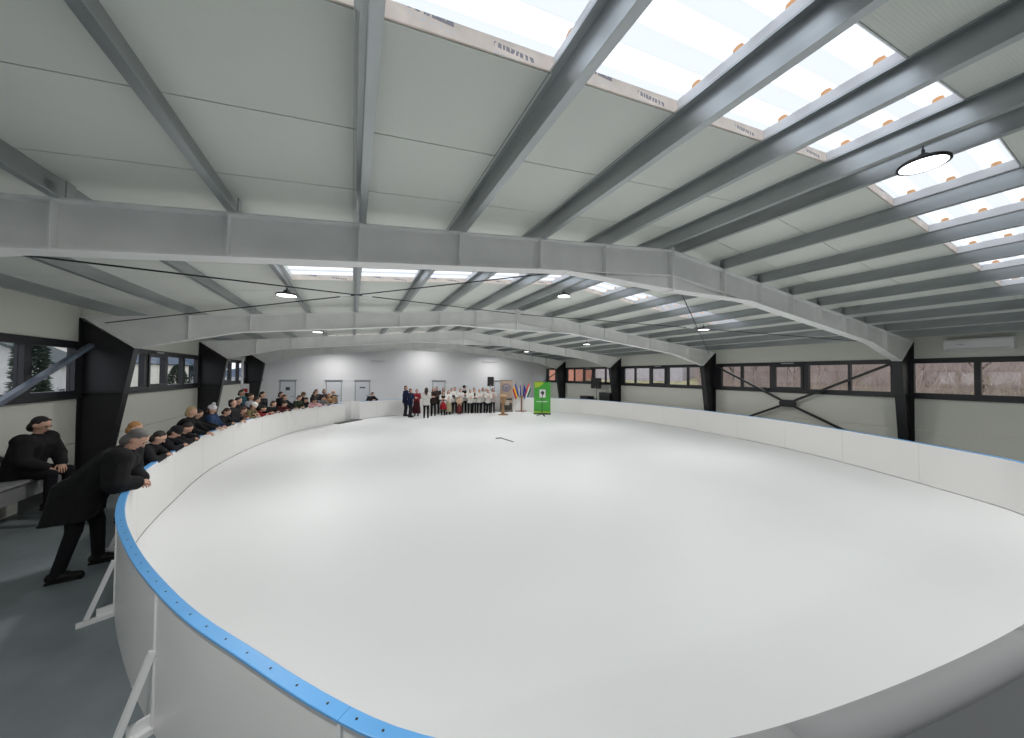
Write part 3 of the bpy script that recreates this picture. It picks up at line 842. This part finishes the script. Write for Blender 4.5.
# the man in the long black coat leaning over the boards, nearest the camera
person((-2.89, 5.90), (.95, .18), 'man in long black coat bending over the blue rail nearest the camera', head_z=1.53, s=1.10, arms='drop', yb=.47, bulk=.08,
       hair='grey', coat=True, fine=True, group=SPG, spread=.16, top='black_coat', tcol=(.010,.010,.011), bcol=(.009,.009,.011), face_down=.5)
person((-4.62, 8.05), (.98, -.1), 'dark haired man in black jacket sitting on the grey table at the left wall', head_z=1.46, s=1.12, theta=R(18), bulk=.06, arms='lap', hair='black', fine=True,
       group=SPG, top='black_jacket', tcol=(.013,.013,.014), face_down=.35, sit=True, floor=-.16)
spectator((-2.95, 7.75, 1.28), .08, (.99,.12), 'dark haired person in black jacket right behind the bending man', hair='dark', fine=True)
spectator((-3.36, 8.02, 1.42), .45, (.99,.11), 'woman with curly ginger hair behind the bending man', hair='ginger', fine=True, arms='down', top='grey_coat', tcol=(.10,.10,.10))
spectator((-3.06, 8.65, 1.24), .10, (.99,.10), 'person in dark hooded jacket leaning on the rail', hair='black', hat=('beanie', (.015,.015,.018)), fine=True, top='hood', tcol=(.014,.014,.018))
spectator((-3.33, 10.2, 1.48), .25, (1,.03), 'blond balding person in wide black coat at the rail', hair='blond', s=1.0, top='black_coat', coat=True, face_down=.15)
spectator((-3.27, 11.25, 1.43), .20, (1,-.05), 'child in blue coat and white pompom hat by the column', hair='brown', hat=('pompom', (.62,.6,.62)), top='blue', tcol=(.02,.045,.11))
spectator((-3.15, 12.45, 1.53), .20, (.99,-.13), 'person in black jacket looking up beside the downpipe', hair='dark', face_down=-.05)
spectator((-3.03, 13.0, 1.23), .08, (.99,-.15), 'person in brown jacket bent low over the rail', hair='brown', top='brown', tcol=(.16,.085,.06))
spectator((-2.87, 13.5, 1.32), .08, (.98,-.2), 'person in white beanie and olive jacket at the rail', hair='brown', hat=('beanie', (.72,.70,.66)), top='olive', tcol=(.13,.105,.055))
spectator((-2.74, 14.1, 1.17), .08, (.97,-.23), 'person in dark red jacket bent over the rail', hair='dark', top='red', tcol=(.17,.016,.022))
spectator((-3.22, 14.69, 1.57), .70, (.97,-.24), 'person in pale grey jacket in the second row', hair='brown', arms='down', top='palegrey', tcol=(.36,.36,.39))
spectator((-3.75, 15.85, 1.66), 1.4, (.96,-.29), 'person in teal top standing at the back by the wall', hair='dark', arms='down', top='teal', tcol=(.03,.11,.14))
spectator((-3.0, 15.3, 1.61), .70, (.96,-.27), 'tall person in black jacket in the second row left', hair='black', arms='down')
spectator((-2.57, 14.8, 1.27), .10, (.97,-.25), 'person in black jacket with bare face beside the red jacket', hair='brown', face_down=.1)
spectator((-2.62, 16.52, 1.54), .70, (.91,-.42), 'person in black coat in front of the grey door', hair='black', arms='down', top='black_coat')
spectator((-2.35, 15.5, 1.2), .08, (.95,-.31), 'person in maroon jacket leaning low over the rail', hair='dark', top='maroon', tcol=(.07,.015,.018))
spectator((-1.98, 16.48, 1.36), .10, (.89,-.46), 'person in dark green jacket resting chin on hand', hair='brown', top='green', tcol=(.03,.04,.024))
spectator((-1.95, 17.5, 1.47), .60, (.82,-.57), 'person in brown fur hat in the second row', hair='brown', hat=('beanie', (.16,.11,.07)), arms='down')
spectator((-1.55, 17.95, 1.49), .60, (.79,-.61), 'dark haired person in black in the second row right', hair='black', arms='down')
spectator((-1.5, 17.15, 1.18), .08, (.82,-.57), 'child in pale pink jacket at the rail', hair='brown', top='pink', tcol=(.60,.33,.36))
spectator((-1.19, 17.62, 1.27), .10, (.79,-.61), 'person in grey jacket at the rail beside the pink jacket', hair='dark', top='grey', tcol=(.14,.15,.16))
spectator((-0.98, 18.0, 1.35), .10, (.78,-.62), 'woman with orange brown hair in tan coat at the rail', hair='ginger', top='tan', tcol=(.32,.19,.10))
spectator((-1.25, 19.15, 1.53), .60, (.78,-.63), 'dark haired man in black behind the gate side crowd', hair='black', arms='down')
spectator((-0.84, 18.72, 1.5), .20, (.78,-.63), 'balding person in black and beige near the gate', hair='bald', vest=(.34,.22,.12), arms='down')
spectator((0.98, 19.9, 1.28), .10, (.55,-.84), 'person in black bent over the board right of the gate', hair='black')

BKJ = dict(bulk=.05, top='black_puffer', tcol=(.012,.012,.014))
spectator((-3.12, 9.35, 1.22), .10, (1,.06), 'person in black puffer jacket left of the blond coat wearer', hair='dark', **BKJ)
spectator((-3.42, 10.85, 1.36), .40, (1,0), 'person in black puffer jacket between blond coat wearer and blue coat', hair='black', **BKJ)
spectator((-3.13, 11.85, 1.30), .10, (1,-.09), 'person in black puffer jacket right of the blue coat', hair='brown', **BKJ)
spectator((-3.30, 13.6, 1.52), .60, (.98,-.2), 'person in black puffer jacket behind the white beanie', hair='dark', **BKJ)
spectator((-2.98, 14.45, 1.46), .45, (.97,-.24), 'person in black puffer jacket behind the red jacket', hair='dark', **BKJ)
spectator((-2.42, 16.0, 1.42), .40, (.93,-.36), 'person in black puffer jacket behind the maroon jacket', hair='brown', **BKJ)
spectator((-1.78, 16.85, 1.25), .10, (.85,-.52), 'person in black puffer jacket left of the pink jacket', hair='dark', **BKJ)
spectator((-1.55, 18.6, 1.55), .85, (.78,-.62), 'person in black puffer jacket standing at the back near the doors', hair='brown', arms='down', bulk=.05, top='black_puffer', tcol=(.012,.012,.014))

CG = 'people lined up on the ice at the far end'
WH = (.66,.64,.61); BK = (.012,.012,.014); NV = (.012,.018,.05)
def member(x, y, topz, label, **k):
    top = k.pop('top', 'white_shirt'); tc = k.pop('tcol', WH)
    sc_ = topz/1.69
    return person((x, y), k.pop('face', (-.25, -1)), label, s=sc_, theta=R(k.pop('lean', 3)), head_z=1.5, arms=k.pop('arms', 'front'), top=top, tcol=tc, group=CG, floor=ICE, face_down=k.pop('face_down', .12), **k)
member(2.73, 19.9, 1.74, 'taller man in navy suit at the left end of the group', top='navy', tcol=NV, bcol=(.02,.022,.03), face=(.9,-.5), hair='brown', arms='hips')
member(2.90, 19.3, 1.60, 'shorter man in navy suit in front of the taller one', top='navy', tcol=NV, bcol=(.02,.022,.03), face=(.8,-.6), hair='black', arms='front')
member(3.32, 19.9, 1.54, 'woman in red bodice and long maroon folk skirt', top='red_bodice', tcol=(.23,.02,.03), skirt=((.055,.012,.016), .16), hair='brown')
member(3.63, 18.7, 1.68, 'woman in white blouse standing with her back to the camera', face=(.2, 1), hair='brown', long_hair=True, arms='front', s_dummy=None) if False else member(3.63, 18.7, 1.68, 'woman in white blouse standing with her back to the camera', face=(.2, 1), hair='brown', long_hair=True)
member(4.19, 19.5, 1.65, 'long haired woman in dark vest beside the blouse wearer', top='dark_top', tcol=(.03,.022,.02), hair='brown', long_hair=True)
member(4.55, 20.25, 1.68, 'tall dark dressed person in the back row of the group', top='dark_top', tcol=(.03,.022,.02), hair='dark')
member(4.80, 19.7, 1.42, 'girl in white blouse with black vest and bright red skirt', skirt=((.36,.02,.03), .42), vest=(.02,.018,.018), hair='dark', long_hair=True)
member(5.14, 19.85, 1.46, 'girl in white blouse with beige skirt', skirt=((.42,.36,.25), .2), hair='brown', long_hair=True)
member(5.45, 20.3, 1.58, 'person in white shirt holding a dark folder', arms='sheet', hair='brown')
member(5.78, 19.75, 1.10, 'small child in beige top and dark red skirt in front', top='beige_top', tcol=(.55,.40,.28), skirt=((.12,.03,.03), .12), hair='brown')
member(6.0, 20.3, 1.52, 'young singer in white shirt behind the small child', hair='dark')
member(6.32, 20.55, 1.72, 'tall man in dark vest and black brimmed hat', vest=(.02,.018,.018), hat=('brim', (.012,.012,.012)), hair='dark')
member(6.53, 20.0, 1.48, 'singer in white shirt and black trousers, right of the hatted man', hair='brown')
member(6.86, 20.2, 1.50, 'singer in white shirt, third from the right end of the front row', hair='dark', vest=(.02,.018,.018))
member(7.12, 20.0, 1.50, 'singer in white shirt with blond hair', hair='blond')
member(7.40, 20.1, 1.59, 'taller woman in white blouse near the loudspeaker', hair='brown', long_hair=True)
member(7.75, 20.42, 1.50, 'singer half hidden behind the right end of the group', hair='dark')
member(7.98, 19.9, 1.57, 'dark haired woman in pale blouse at the right end of the group', hair='black', long_hair=True, top='white_pale', tcol=(.55,.48,.47))
member(5.0, 20.5, 1.60, 'brown haired woman in white blouse in the back row left', hair='brown', long_hair=True)
member(5.72, 20.55, 1.60, 'dark haired singer in white in the back row centre', hair='dark')
member(6.98, 20.6, 1.58, 'brown haired singer in white in the back row right', hair='brown')
member(7.62, 19.75, 1.46, 'short singer in white shirt in the front row right', hair='brown')
flush()
fo = empty('folder', (5.42, 20.0, 1.05), label='dark folder held by a singer in white shirt', cat='folder')
obj('cover', MB().box(-.15, .15, -.012, 0, -.10, .10), cloth('shoe', (.012,.011,.011), .5), fo)
obj('pages', MB().box(-.14, .14, 0, .008, -.09, .09), M_WHITE, fo)

# ================================================================== PROPS AT THE FAR END
def loudspeaker(loc, rz, label, wd, hd, dp, stand_label):
    e = empty('loudspeaker', loc, rz, label=label, cat='loudspeaker', group='loudspeakers')
    obj('cabinet', MB().prism([(-wd/2, -dp/2), (wd/2, -dp/2), (wd*.36, dp/2), (-wd*.36, dp/2)], 0, hd, axis='z'), M_DKPL, e)
    obj('grille', MB().box(-wd/2+.02, wd/2-.02, -dp/2-.012, -dp/2, .03, hd-.03), mat('speaker_grille', (.02,.02,.021), .7, bump=('noise', 200, .5)), e)
    obj('badge', MB().box(-.03, .03, -dp/2-.016, -dp/2-.012, .05, .07), M_WHITE, e)
    st = empty('speaker_stand', (loc[0], loc[1], ICE if 'ice' in stand_label else 0), rz, label=stand_label, cat='stand', group='speaker stands')
    z1 = loc[2]-st.location.z
    obj('pole', MB().tube([(0,0,.25),(0,0,z1)], .018, 8), M_DKPL, st, True)
    for k in range(3):
        a = R(90+120*k); obj('leg', MB().tube([(.02*math.cos(a), .02*math.sin(a), .55), (.42*math.cos(a), .42*math.sin(a), .012)], .012, 6), M_DKPL, st, True)
    return e
loudspeaker((8.12, 20.72, 1.66), R(-12), 'black loudspeaker raised behind the right end of the group', .42, .6, .34, 'black tripod stand on the ice under the loudspeaker')
loudspeaker((14.35, 17.72, 1.58), R(-70), 'black loudspeaker on stand behind the right boards', .62, .68, .4, 'thin black tripod stand behind the right boards')
def case(loc, sx, sy, sz, label):
    e = empty('equipment_case', loc, label=label, cat='case', group='black equipment cases')
    obj('shell', MB().box(-sx/2, sx/2, -sy/2, sy/2, 0, sz*.75), M_DKPL, e); obj('lid', MB().box(-sx/2-.01, sx/2+.01, -sy/2-.01, sy/2+.01, sz*.755, sz), M_BLACK, e)
    obj('handle', MB().tube([(-sx/2-.02, -.1, sz*.5), (-sx/2-.05, -.1, sz*.5), (-sx/2-.05, .1, sz*.5), (-sx/2-.02, .1, sz*.5)], .01, 6), M_STEEL, e)
case((14.4, 16.75, 0), .5, .95, 1.36, 'tall black equipment case behind the right boards near a column')
case((14.35, 18.75, 0), .5, .8, 1.04, 'low black equipment case behind the right boards beside the stand')

# podium
po = empty('lectern', (8.1, 18.55, ICE), R(-15), label='slim wooden lectern standing on the ice before the brown banner', cat='lectern')
obj('base', MB().box(-.27, .27, -.2, .2, 0, .05), M_WOOD, po); obj('post', MB().prism([(-.09,.05),(.09,.05),(.06,.85),(-.06,.85)], -.05, .05), M_WOOD, po)
obj('body', MB().prism([(-.12,.7),(.12,.7),(.18,1.08),(-.18,1.08)], -.14, .1), M_WOOD, po)
obj('top', MB().add([(-.21,-.18,1.06),(.21,-.18,1.06),(.21,.18,1.2),(-.21,.18,1.2),(-.21,-.18,1.09),(.21,-.18,1.09),(.21,.18,1.23),(-.21,.18,1.23)],
    [(0,3,2,1),(4,5,6,7),(0,1,5,4),(1,2,6,5),(2,3,7,6),(3,0,4,7)]), M_WOOD, po)

# brown roll-up banner with round emblem and dark picture
def rollup(loc, rz, wd, hd, m, label):
    e = empty('banner', loc, rz, label=label, cat='banner', group='roll up banners')
    obj('base', MB().box(-wd/2-.02, wd/2+.02, -.1, .1, 0, .07), M_STEEL, e)
    obj('sheet', MB().box(-wd/2, wd/2, -.006, .006, .07, hd), m, e)
    obj('top_rail', MB().box(-wd/2-.01, wd/2+.01, -.012, .012, hd, hd+.03), M_STEEL, e)
    obj('back_pole', MB().tube([(0,.03,.05),(0,.03,hd)], .012, 6), M_STEEL, e)
    return e
M_BRB = mat('banner_brown', (.34,.25,.19), .7, var=.15, vscale=2)
b1 = rollup((9.0, 20.1, ICE), R(-14), .82, 2.0, M_BRB, 'brown banner with round blue grey emblem behind the lectern')
em = MB()
def ring2(m, r0, r1, c, y0, y1, n=28):
    vs = []
    for r, y in ((r0, y0), (r1, y0), (r1, y1), (r0, y1)): vs += [(c[0]+r*math.cos(2*math.pi*k/n), y, c[1]+r*math.sin(2*math.pi*k/n)) for k in range(n)]
    fs = []
    for a in range(4):
        b_ = (a+1) % 4
        for k in range(n): fs.append((a*n+k, a*n+(k+1)%n, b_*n+(k+1)%n, b_*n+k))
    m.add(vs, fs)
M_EMB = mat('emblem_blue_grey', (.13,.14,.22), .6)
ring2(em, .19, .27, (0, 1.55), -.009, -.006); em.prism([(-.12,1.60),(0,1.66),(.12,1.60),(.09,1.45),(0,1.38),(-.09,1.45)], -.009, -.006)
em.box(-.32, -.22, -.009, -.006, 1.56, 1.62); em.box(.22, .32, -.009, -.006, 1.56, 1.62)
obj('emblem', em, M_EMB, b1)
pc = MB(); pc.box(-.38, .38, -.009, -.006, .12, .42); pc.box(-.38, -.1, -.009, -.006, .42, .72); pc.box(.02, .38, -.009, -.006, .74, .86); pc.box(.2, .38, -.009, -.006, .42, .56)
obj('dark_picture', pc, mat('print_dark', (.035,.035,.03), .6), b1)
obj('pale_picture', MB().box(-.1, .2, -.0085, -.006, .42, .74), mat('print_pale', (.42,.38,.32), .6), b1)

# flags on a wooden stand
fs_ = empty('flag_stand', (10.0, 19.9, ICE), R(-15), label='wooden floor stand holding three flags', cat='stand')
bs = MB().box(-.42, .42, -.04, .04, 0, .05); bs.box(-.04, .04, -.42, .42, 0, .05); obj('base', bs, mat('red_brown_wood', (.25,.09,.05), .5, var=.2), fs_)
obj('post', MB().box(-.035, .035, -.035, .035, .05, .92), mat('red_brown_wood', (.25,.09,.05), .5), fs_)
obj('holder', MB().box(-.16, .16, -.05, .05, .92, 1.02), M_WOOD, fs_)
def flag(px, lean, cols, label, fw_, z0, z1, side, diag=False):
    e = empty('flag', (10.0+px, 19.9-px*.25, ICE+1.0), R(-15), label=label, cat='flag', group='flags on the wooden stand')
    top_ = (lean, 0, .86)
    obj('pole', MB().tube([(0,0,0), top_], .011, 6), M_WOOD, e, True)
    obj('finial', MB().ell((top_[0], 0, .88), (.018,.018,.03)), mat('brass', (.6,.4,.12), .3, metal=.8), e, True)
    n = len(cols)
    for q, c in enumerate(cols):
        m = MB(); nx, nz = 4, 8; vs = []
        for t_ in (0, .004):
            for i in range(nx+1):
                a = (q+i/nx)/n
                for j in range(nz+1):
                    b_ = j/nz
                    xx = top_[0]*(1-b_*.8) + side*(a*fw_)*(1+.15*b_)
                    zz = z1 - (z1-z0)*b_ - a*.42*(1-b_*.3)
                    yy = .035*math.sin(a*13+b_*2)*(.4+.6*b_)+t_
                    vs.append((xx, yy, zz))
        N1 = (nx+1)*(nz+1); fs = []
        for i in range(nx):
            for j in range(nz):
                p = i*(nz+1)+j; fs.append((p, p+nz+1, p+nz+2, p+1)); fs.append((N1+p, N1+p+1, N1+p+nz+2, N1+p+nz+1))
        m.add(vs, fs)
        obj('stripe', m, mat('flag_%d_%d_%d' % tuple(int(v*99) for v in c), c, .8), e, True)
    return e
flag(-.1, -.3, [(.02,.035,.30), (.75,.48,.03), (.50,.02,.03)], 'blue yellow and red tricolour flag on the left of the stand', .2, .05, .82, -1)
flag(.06, .08, [(.02,.03,.24)], 'plain dark blue flag in the middle of the stand', .16, .0, .84, 1)
flag(-.02, -.05, [(.03,.05,.3), (.7,.7,.72)], 'blue and white flag hanging close to the middle pole', .12, .05, .8, -1)
flag(.12, .34, [(.50,.03,.03), (.72,.72,.70), (.02,.16,.06)], 'red white and green tricolour flag on the right of the stand', .17, .1, .88, 1)

# green roll-up banner
M_GRN = mat('banner_green', (.07,.40,.05), .6, var=.18, vscale=1.2)
b2 = rollup((10.45, 18.0, ICE), R(-30), 1.0, 1.95, M_GRN, 'bright green banner with white emblem panel by the right boards')
obj('yellow_patch', MB().prism([(-.45,1.99),(.1,1.99),(.02,1.82),(-.2,1.66),(-.45,1.6)], -.009, -.006), mat('print_yellow_green', (.45,.62,.04), .6), b2)
obj('emblem_panel', MB().box(-.17, .2, -.009, -.006, 1.02, 1.5), mat('print_white', (.8,.8,.78), .6), b2)
sh_ = MB(); sh_.prism([(-.09,1.37),(.12,1.37),(.12,1.28),(.015,1.17),(-.09,1.28)], -.011, -.009); sh_.box(-.03,.06,-.011,-.009,1.37,1.42)
obj('emblem', sh_, mat('print_dark', (.035,.035,.03), .6), b2)
tx = MB()
for i, wx in enumerate((.05,.03,.06,.04,.05,.03,.07,.04,.05,.04)): tx.box(-.34+.068*i, -.34+.068*i+wx, -.009, -.006, .74, .80)
obj('white_lettering', tx, mat('print_white', (.8,.8,.78), .6), b2)
obj('pale_footer', MB().box(-.49, .49, -.008, -.006, .09, .17), mat('print_yellow_green', (.45,.62,.04), .6), b2)

# microphone stand
ms = empty('microphone_stand', (9.98, 17.2, ICE), label='black microphone stand in front of the green banner', cat='microphone stand')
obj('pole', MB().tube([(0,0,.1),(0,0,1.2)], .018, 8), M_DKPL, ms, True)
for k in range(3):
    a = R(30+120*k); obj('leg', MB().tube([(0,0,.12),(.33*math.cos(a), .33*math.sin(a), .018)], .017, 6), M_DKPL, ms, True)
obj('microphone', MB().cap((0,-.02,1.2), .02, (0,-.14,1.27), .026), M_DKPL, ms, True)

# thin stick left on the ice
sk = empty('hockey_stick', (5.05, 11.75, ICE), label='thin dark stick lying on the ice in mid rink', cat='stick')
obj('shaft', MB().bar((0,0,.015), (.12,-.85,.015), .03, .025), mat('grey_stick', (.16,.15,.15), .6), sk)
obj('blade', MB().box(-.2, .02, -.02, .02, .002, .03), mat('grey_stick', (.16,.15,.15), .6), sk)

# grey table at the left wall
M_TAB = mat('table_grey', (.22,.22,.23), .5); M_TABE = mat('table_edge', (.26,.26,.27), .5)
ft = empty('table', (-4.72, 7.6, 0), label='plain light grey table pushed against the left wall', cat='table')
obj('table_top', MB().box(-.3, .3, -1.1, 1.1, .70, .735), M_TABE, ft)
obj('side_panel', MB().prism([(-.28,0),(.12,0),(.28,.70),(-.28,.70)], 1.02, 1.06), M_TAB, ft)
obj('side_panel', MB().prism([(-.28,0),(.12,0),(.28,.70),(-.28,.70)], -1.06, -1.02), M_TAB, ft)
obj('apron', MB().box(.22, .25, -1.02, 1.02, .45, .70), M_TAB, ft)

# ================================================================== OUTSIDE
gr = MB()
nx = 36
X = [WR+.4, 18, 21, 24, 30, 45, 90, 200]; Z = [-.3, .1, 1.1, 1.75, 3.0, 6.5, 13, 22]
Ys = [-80, -30, -5, 5, 12, 20, 30, 50, 90, 200]
vs = [(x, y, z) for x, z in zip(X, Z) for y in Ys]; ny = len(Ys)
gr.add(vs, [(i*ny+j, (i+1)*ny+j, (i+1)*ny+j+1, i*ny+j+1) for i in range(len(X)-1) for j in range(ny-1)])
M_GRASS = mat('dry_grass', (.42,.38,.2), .95, var=.35, vscale=1.2)
hs = obj('hillside', gr, mat('brush_hillside', (.34,.28,.26), .95, var=.35, vscale=.5), smooth=True); tag(hs, 'brown wooded hillside seen through the right windows', 'hill', kind='structure')
gr2 = MB(); vs = [(x, y, z+.03) for x, z in zip(X[:5], Z[:5]) for y in Ys]
gr2.add(vs, [(i*ny+j, (i+1)*ny+j, (i+1)*ny+j+1, i*ny+j+1) for i in range(4) for j in range(ny-1)])
go = obj('grass_bank', gr2, M_GRASS, smooth=True); tag(go, 'dry grass bank outside the right windows', 'grass', kind='structure')
gl_ = obj('yard_ground', MB().box(-300, WL-.4, -80, 300, -.5, -.3), mat('yard_gravel', (.2,.2,.19), .95, var=.2)); tag(gl_, 'grey yard outside the left windows', 'ground', kind='structure')
ge = obj('far_ground', MB().box(WL-.4, WR+.4, YE+.4, 300, -.5, -.3), M_GRASS); tag(ge, 'grass ground behind the end wall', 'ground', kind='structure')

M_BARK = mat('bare_bark', (.13,.10,.09), .9, var=.3, vscale=6)
def bare_tree(seed, h):
    rnd = random.Random(seed); m = MB()
    def grow(p, d, L, r, lv):
        q = p+d*L; m.tube([p, q], [r, r*.65], 5 if lv < 2 else 4, cap=False)
        if lv >= 4: return
        for k in range(3 if lv < 3 else 2):
            nd = (d + Vector((rnd.uniform(-.8,.8), rnd.uniform(-.8,.8), rnd.uniform(-.15,.5)))).normalized()
            grow(p.lerp(q, rnd.uniform(.55, 1)), nd, L*rnd.uniform(.55,.8), r*.55, lv+1)
    grow(Vector((0,0,-.2)), Vector((rnd.uniform(-.1,.1), rnd.uniform(-.1,.1), 1)).normalized(), h*.34, h*.011, 0)
    return m.mesh('bare_tree', M_BARK)
tms = [bare_tree(11+i, 5.0+i*.5) for i in range(5)]
rnd = random.Random(3)
def gz(x):
    for i in range(len(X)-1):
        if X[i] <= x <= X[i+1]: return Z[i]+(Z[i+1]-Z[i])*(x-X[i])/(X[i+1]-X[i])
    return 0
for i in range(46):
    x = rnd.uniform(22.5, 34); y = rnd.uniform(1.0, 14.0)*x/19
    o = link('bare_tree', tms[i % 5], None, (x, y, gz(x)), rnd.uniform(0, 6.28)); 
    tag(o, 'leafless brown tree on the bank outside the right windows', 'tree', 'leafless trees on the bank')
tw = MB()
for i in range(9000):
    x = rnd.uniform(21, 36); y = rnd.uniform(.5, 13.2)*x/18; z = gz(x)
    hgt = rnd.uniform(.5, 2.6); dx, dy = rnd.uniform(-1.2,1.2), rnd.uniform(-1.3,1.3)
    tw.tube([(x,y,z), (x+dx*.4, y+dy*.4, z+hgt*.55), (x+dx, y+dy, z+hgt)], [.011,.008,.003], 3, cap=False)
two = obj('brush_thicket', tw, mat('brush_twigs', (.46,.37,.34), .95, var=.3, vscale=1)); tag(two, 'dense leafless brush thicket on the bank outside', 'brush', kind='stuff')

def house(loc, rz, lx, ly, hw, hr, wallm, roofm, label, wins):
    e = empty('house', loc, rz, label=label, cat='building')
    obj('walls', MB().prism([(-lx/2,-.3),(lx/2,-.3),(lx/2,hw),(0,hw+hr),(-lx/2,hw)], -ly/2, ly/2), wallm, e)
    for sg in (-1, 1):
        obj('roof', MB().bar((sg*(lx/4+.1), -ly/2-.3, hw+hr/2+.06-.03), (sg*(lx/4+.1), ly/2+.3, hw+hr/2+.06-.03), math.hypot(lx/2+.3, hr*(lx/2+.3)/(lx/2)), .1, up=(sg*hr, 0, lx/2)), roofm, e)
    for (sx_, y, z) in wins:
        wi = obj('window', MB().box(sx_*lx/2-.04, sx_*lx/2+.04, y-.5, y+.5, z-.6, z+.6), mat('house_window_frame', (.5,.5,.5), .5), e)
        obj('pane', MB().box(sx_*lx/2-.05, sx_*lx/2+.05, y-.42, y+.42, z-.52, z+.52), mat('house_pane', (.06,.07,.09), .15), wi)
    return e
house((27.0, 38.6, .3), 0, 8, 13, 6.5, 2.5, mat('orange_plaster', (.62,.27,.19), .9, var=.12), mat('roof_tiles', (.2,.07,.05), .9), 'orange plastered house outside the far right windows', [(-1,-4,2.0),(-1,0,2.0),(-1,4,2.0)])
house((29.0, 25.6, .6), 0, 8, 11.6, 7.0, 2.5, mat('lilac_plaster', (.46,.42,.45), .9, var=.14), mat('roof_grey', (.16,.15,.15), .9), 'pale lilac grey house outside the right windows', [(-1,-3,5.4),(-1,3,5.4)])
house((-16.0, 21.5, -.3), R(18), 9, 8, 3.0, 2.6, mat('white_plaster', (.60,.585,.56), .9, var=.06), mat('roof_green', (.035,.05,.045), .8), 'white house with dark green roof outside the left windows', [(1,-2,1.4),(1,2,1.4)])
house((-20.3, 42.0, -.3), R(-6), 9, 9, 3.4, 2.4, mat('cream_plaster', (.78,.76,.66), .9, var=.06), mat('roof_blue', (.06,.085,.12), .8), 'cream house with blue grey roof beyond the left yard', [])

def conifer(loc, h, r, label):
    e = empty('conifer', loc, label=label, cat='tree', group='evergreen trees beyond the left yard')
    obj('trunk', MB().tube([(0,0,-.2),(0,0,h*.9)], [r*.14, .02], 6), M_BARK, e)
    m = MB(); rn = random.Random(int(h*100))
    for i in range(3200):
        t_ = rn.random()**.8; a = rn.uniform(0, 6.28); rr = r*(1-t_)**.6*rn.uniform(.55, 1.05); z = .3+t_*(h-.3)
        c = Vector((rr*math.cos(a), rr*math.sin(a), z)); d = Vector((math.cos(a), math.sin(a), rn.uniform(-.3,.7)))*.13; u = Vector((-math.sin(a), math.cos(a), rn.uniform(-.4,.4)))*.04
        m.add([c-u, c+d, c+u, c+Vector((0,0,.05))], [(0,1,3), (1,2,3), (0,3,2), (0,2,1)])
    f = obj('foliage', m, mat('conifer_green', (.025,.042,.026), .9, var=.4, vscale=5), e); f['kind'] = 'stuff'
conifer((-8.55, 15.0, -.3), 5.5, .42, 'narrow dark conifer close outside the nearest left window')
conifer((-13.9, 39.5, -.3), 3.3, 1.1, 'broad dark conifer farther off outside the left windows')
conifer((-16.6, 50, -.3), 3.6, 1.5, 'tall dark conifer beside the cream house')
mt = MB(); N = 40; vs = []
rnd = random.Random(5)
for i in range(N+1):
    a = R(-75+ i*75/N); hgt = 9+7*math.sin(i*.5)+4*math.sin(i*1.3+1)+rnd.uniform(-1,1)
    for rr, z in ((250, -1), (300, hgt), (380, hgt*1.5)): vs.append((math.sin(a)*rr, math.cos(a)*rr, z))
mt.add(vs, [(i*3+j, (i+1)*3+j, (i+1)*3+j+1, i*3+j+1) for i in range(N) for j in range(2)])
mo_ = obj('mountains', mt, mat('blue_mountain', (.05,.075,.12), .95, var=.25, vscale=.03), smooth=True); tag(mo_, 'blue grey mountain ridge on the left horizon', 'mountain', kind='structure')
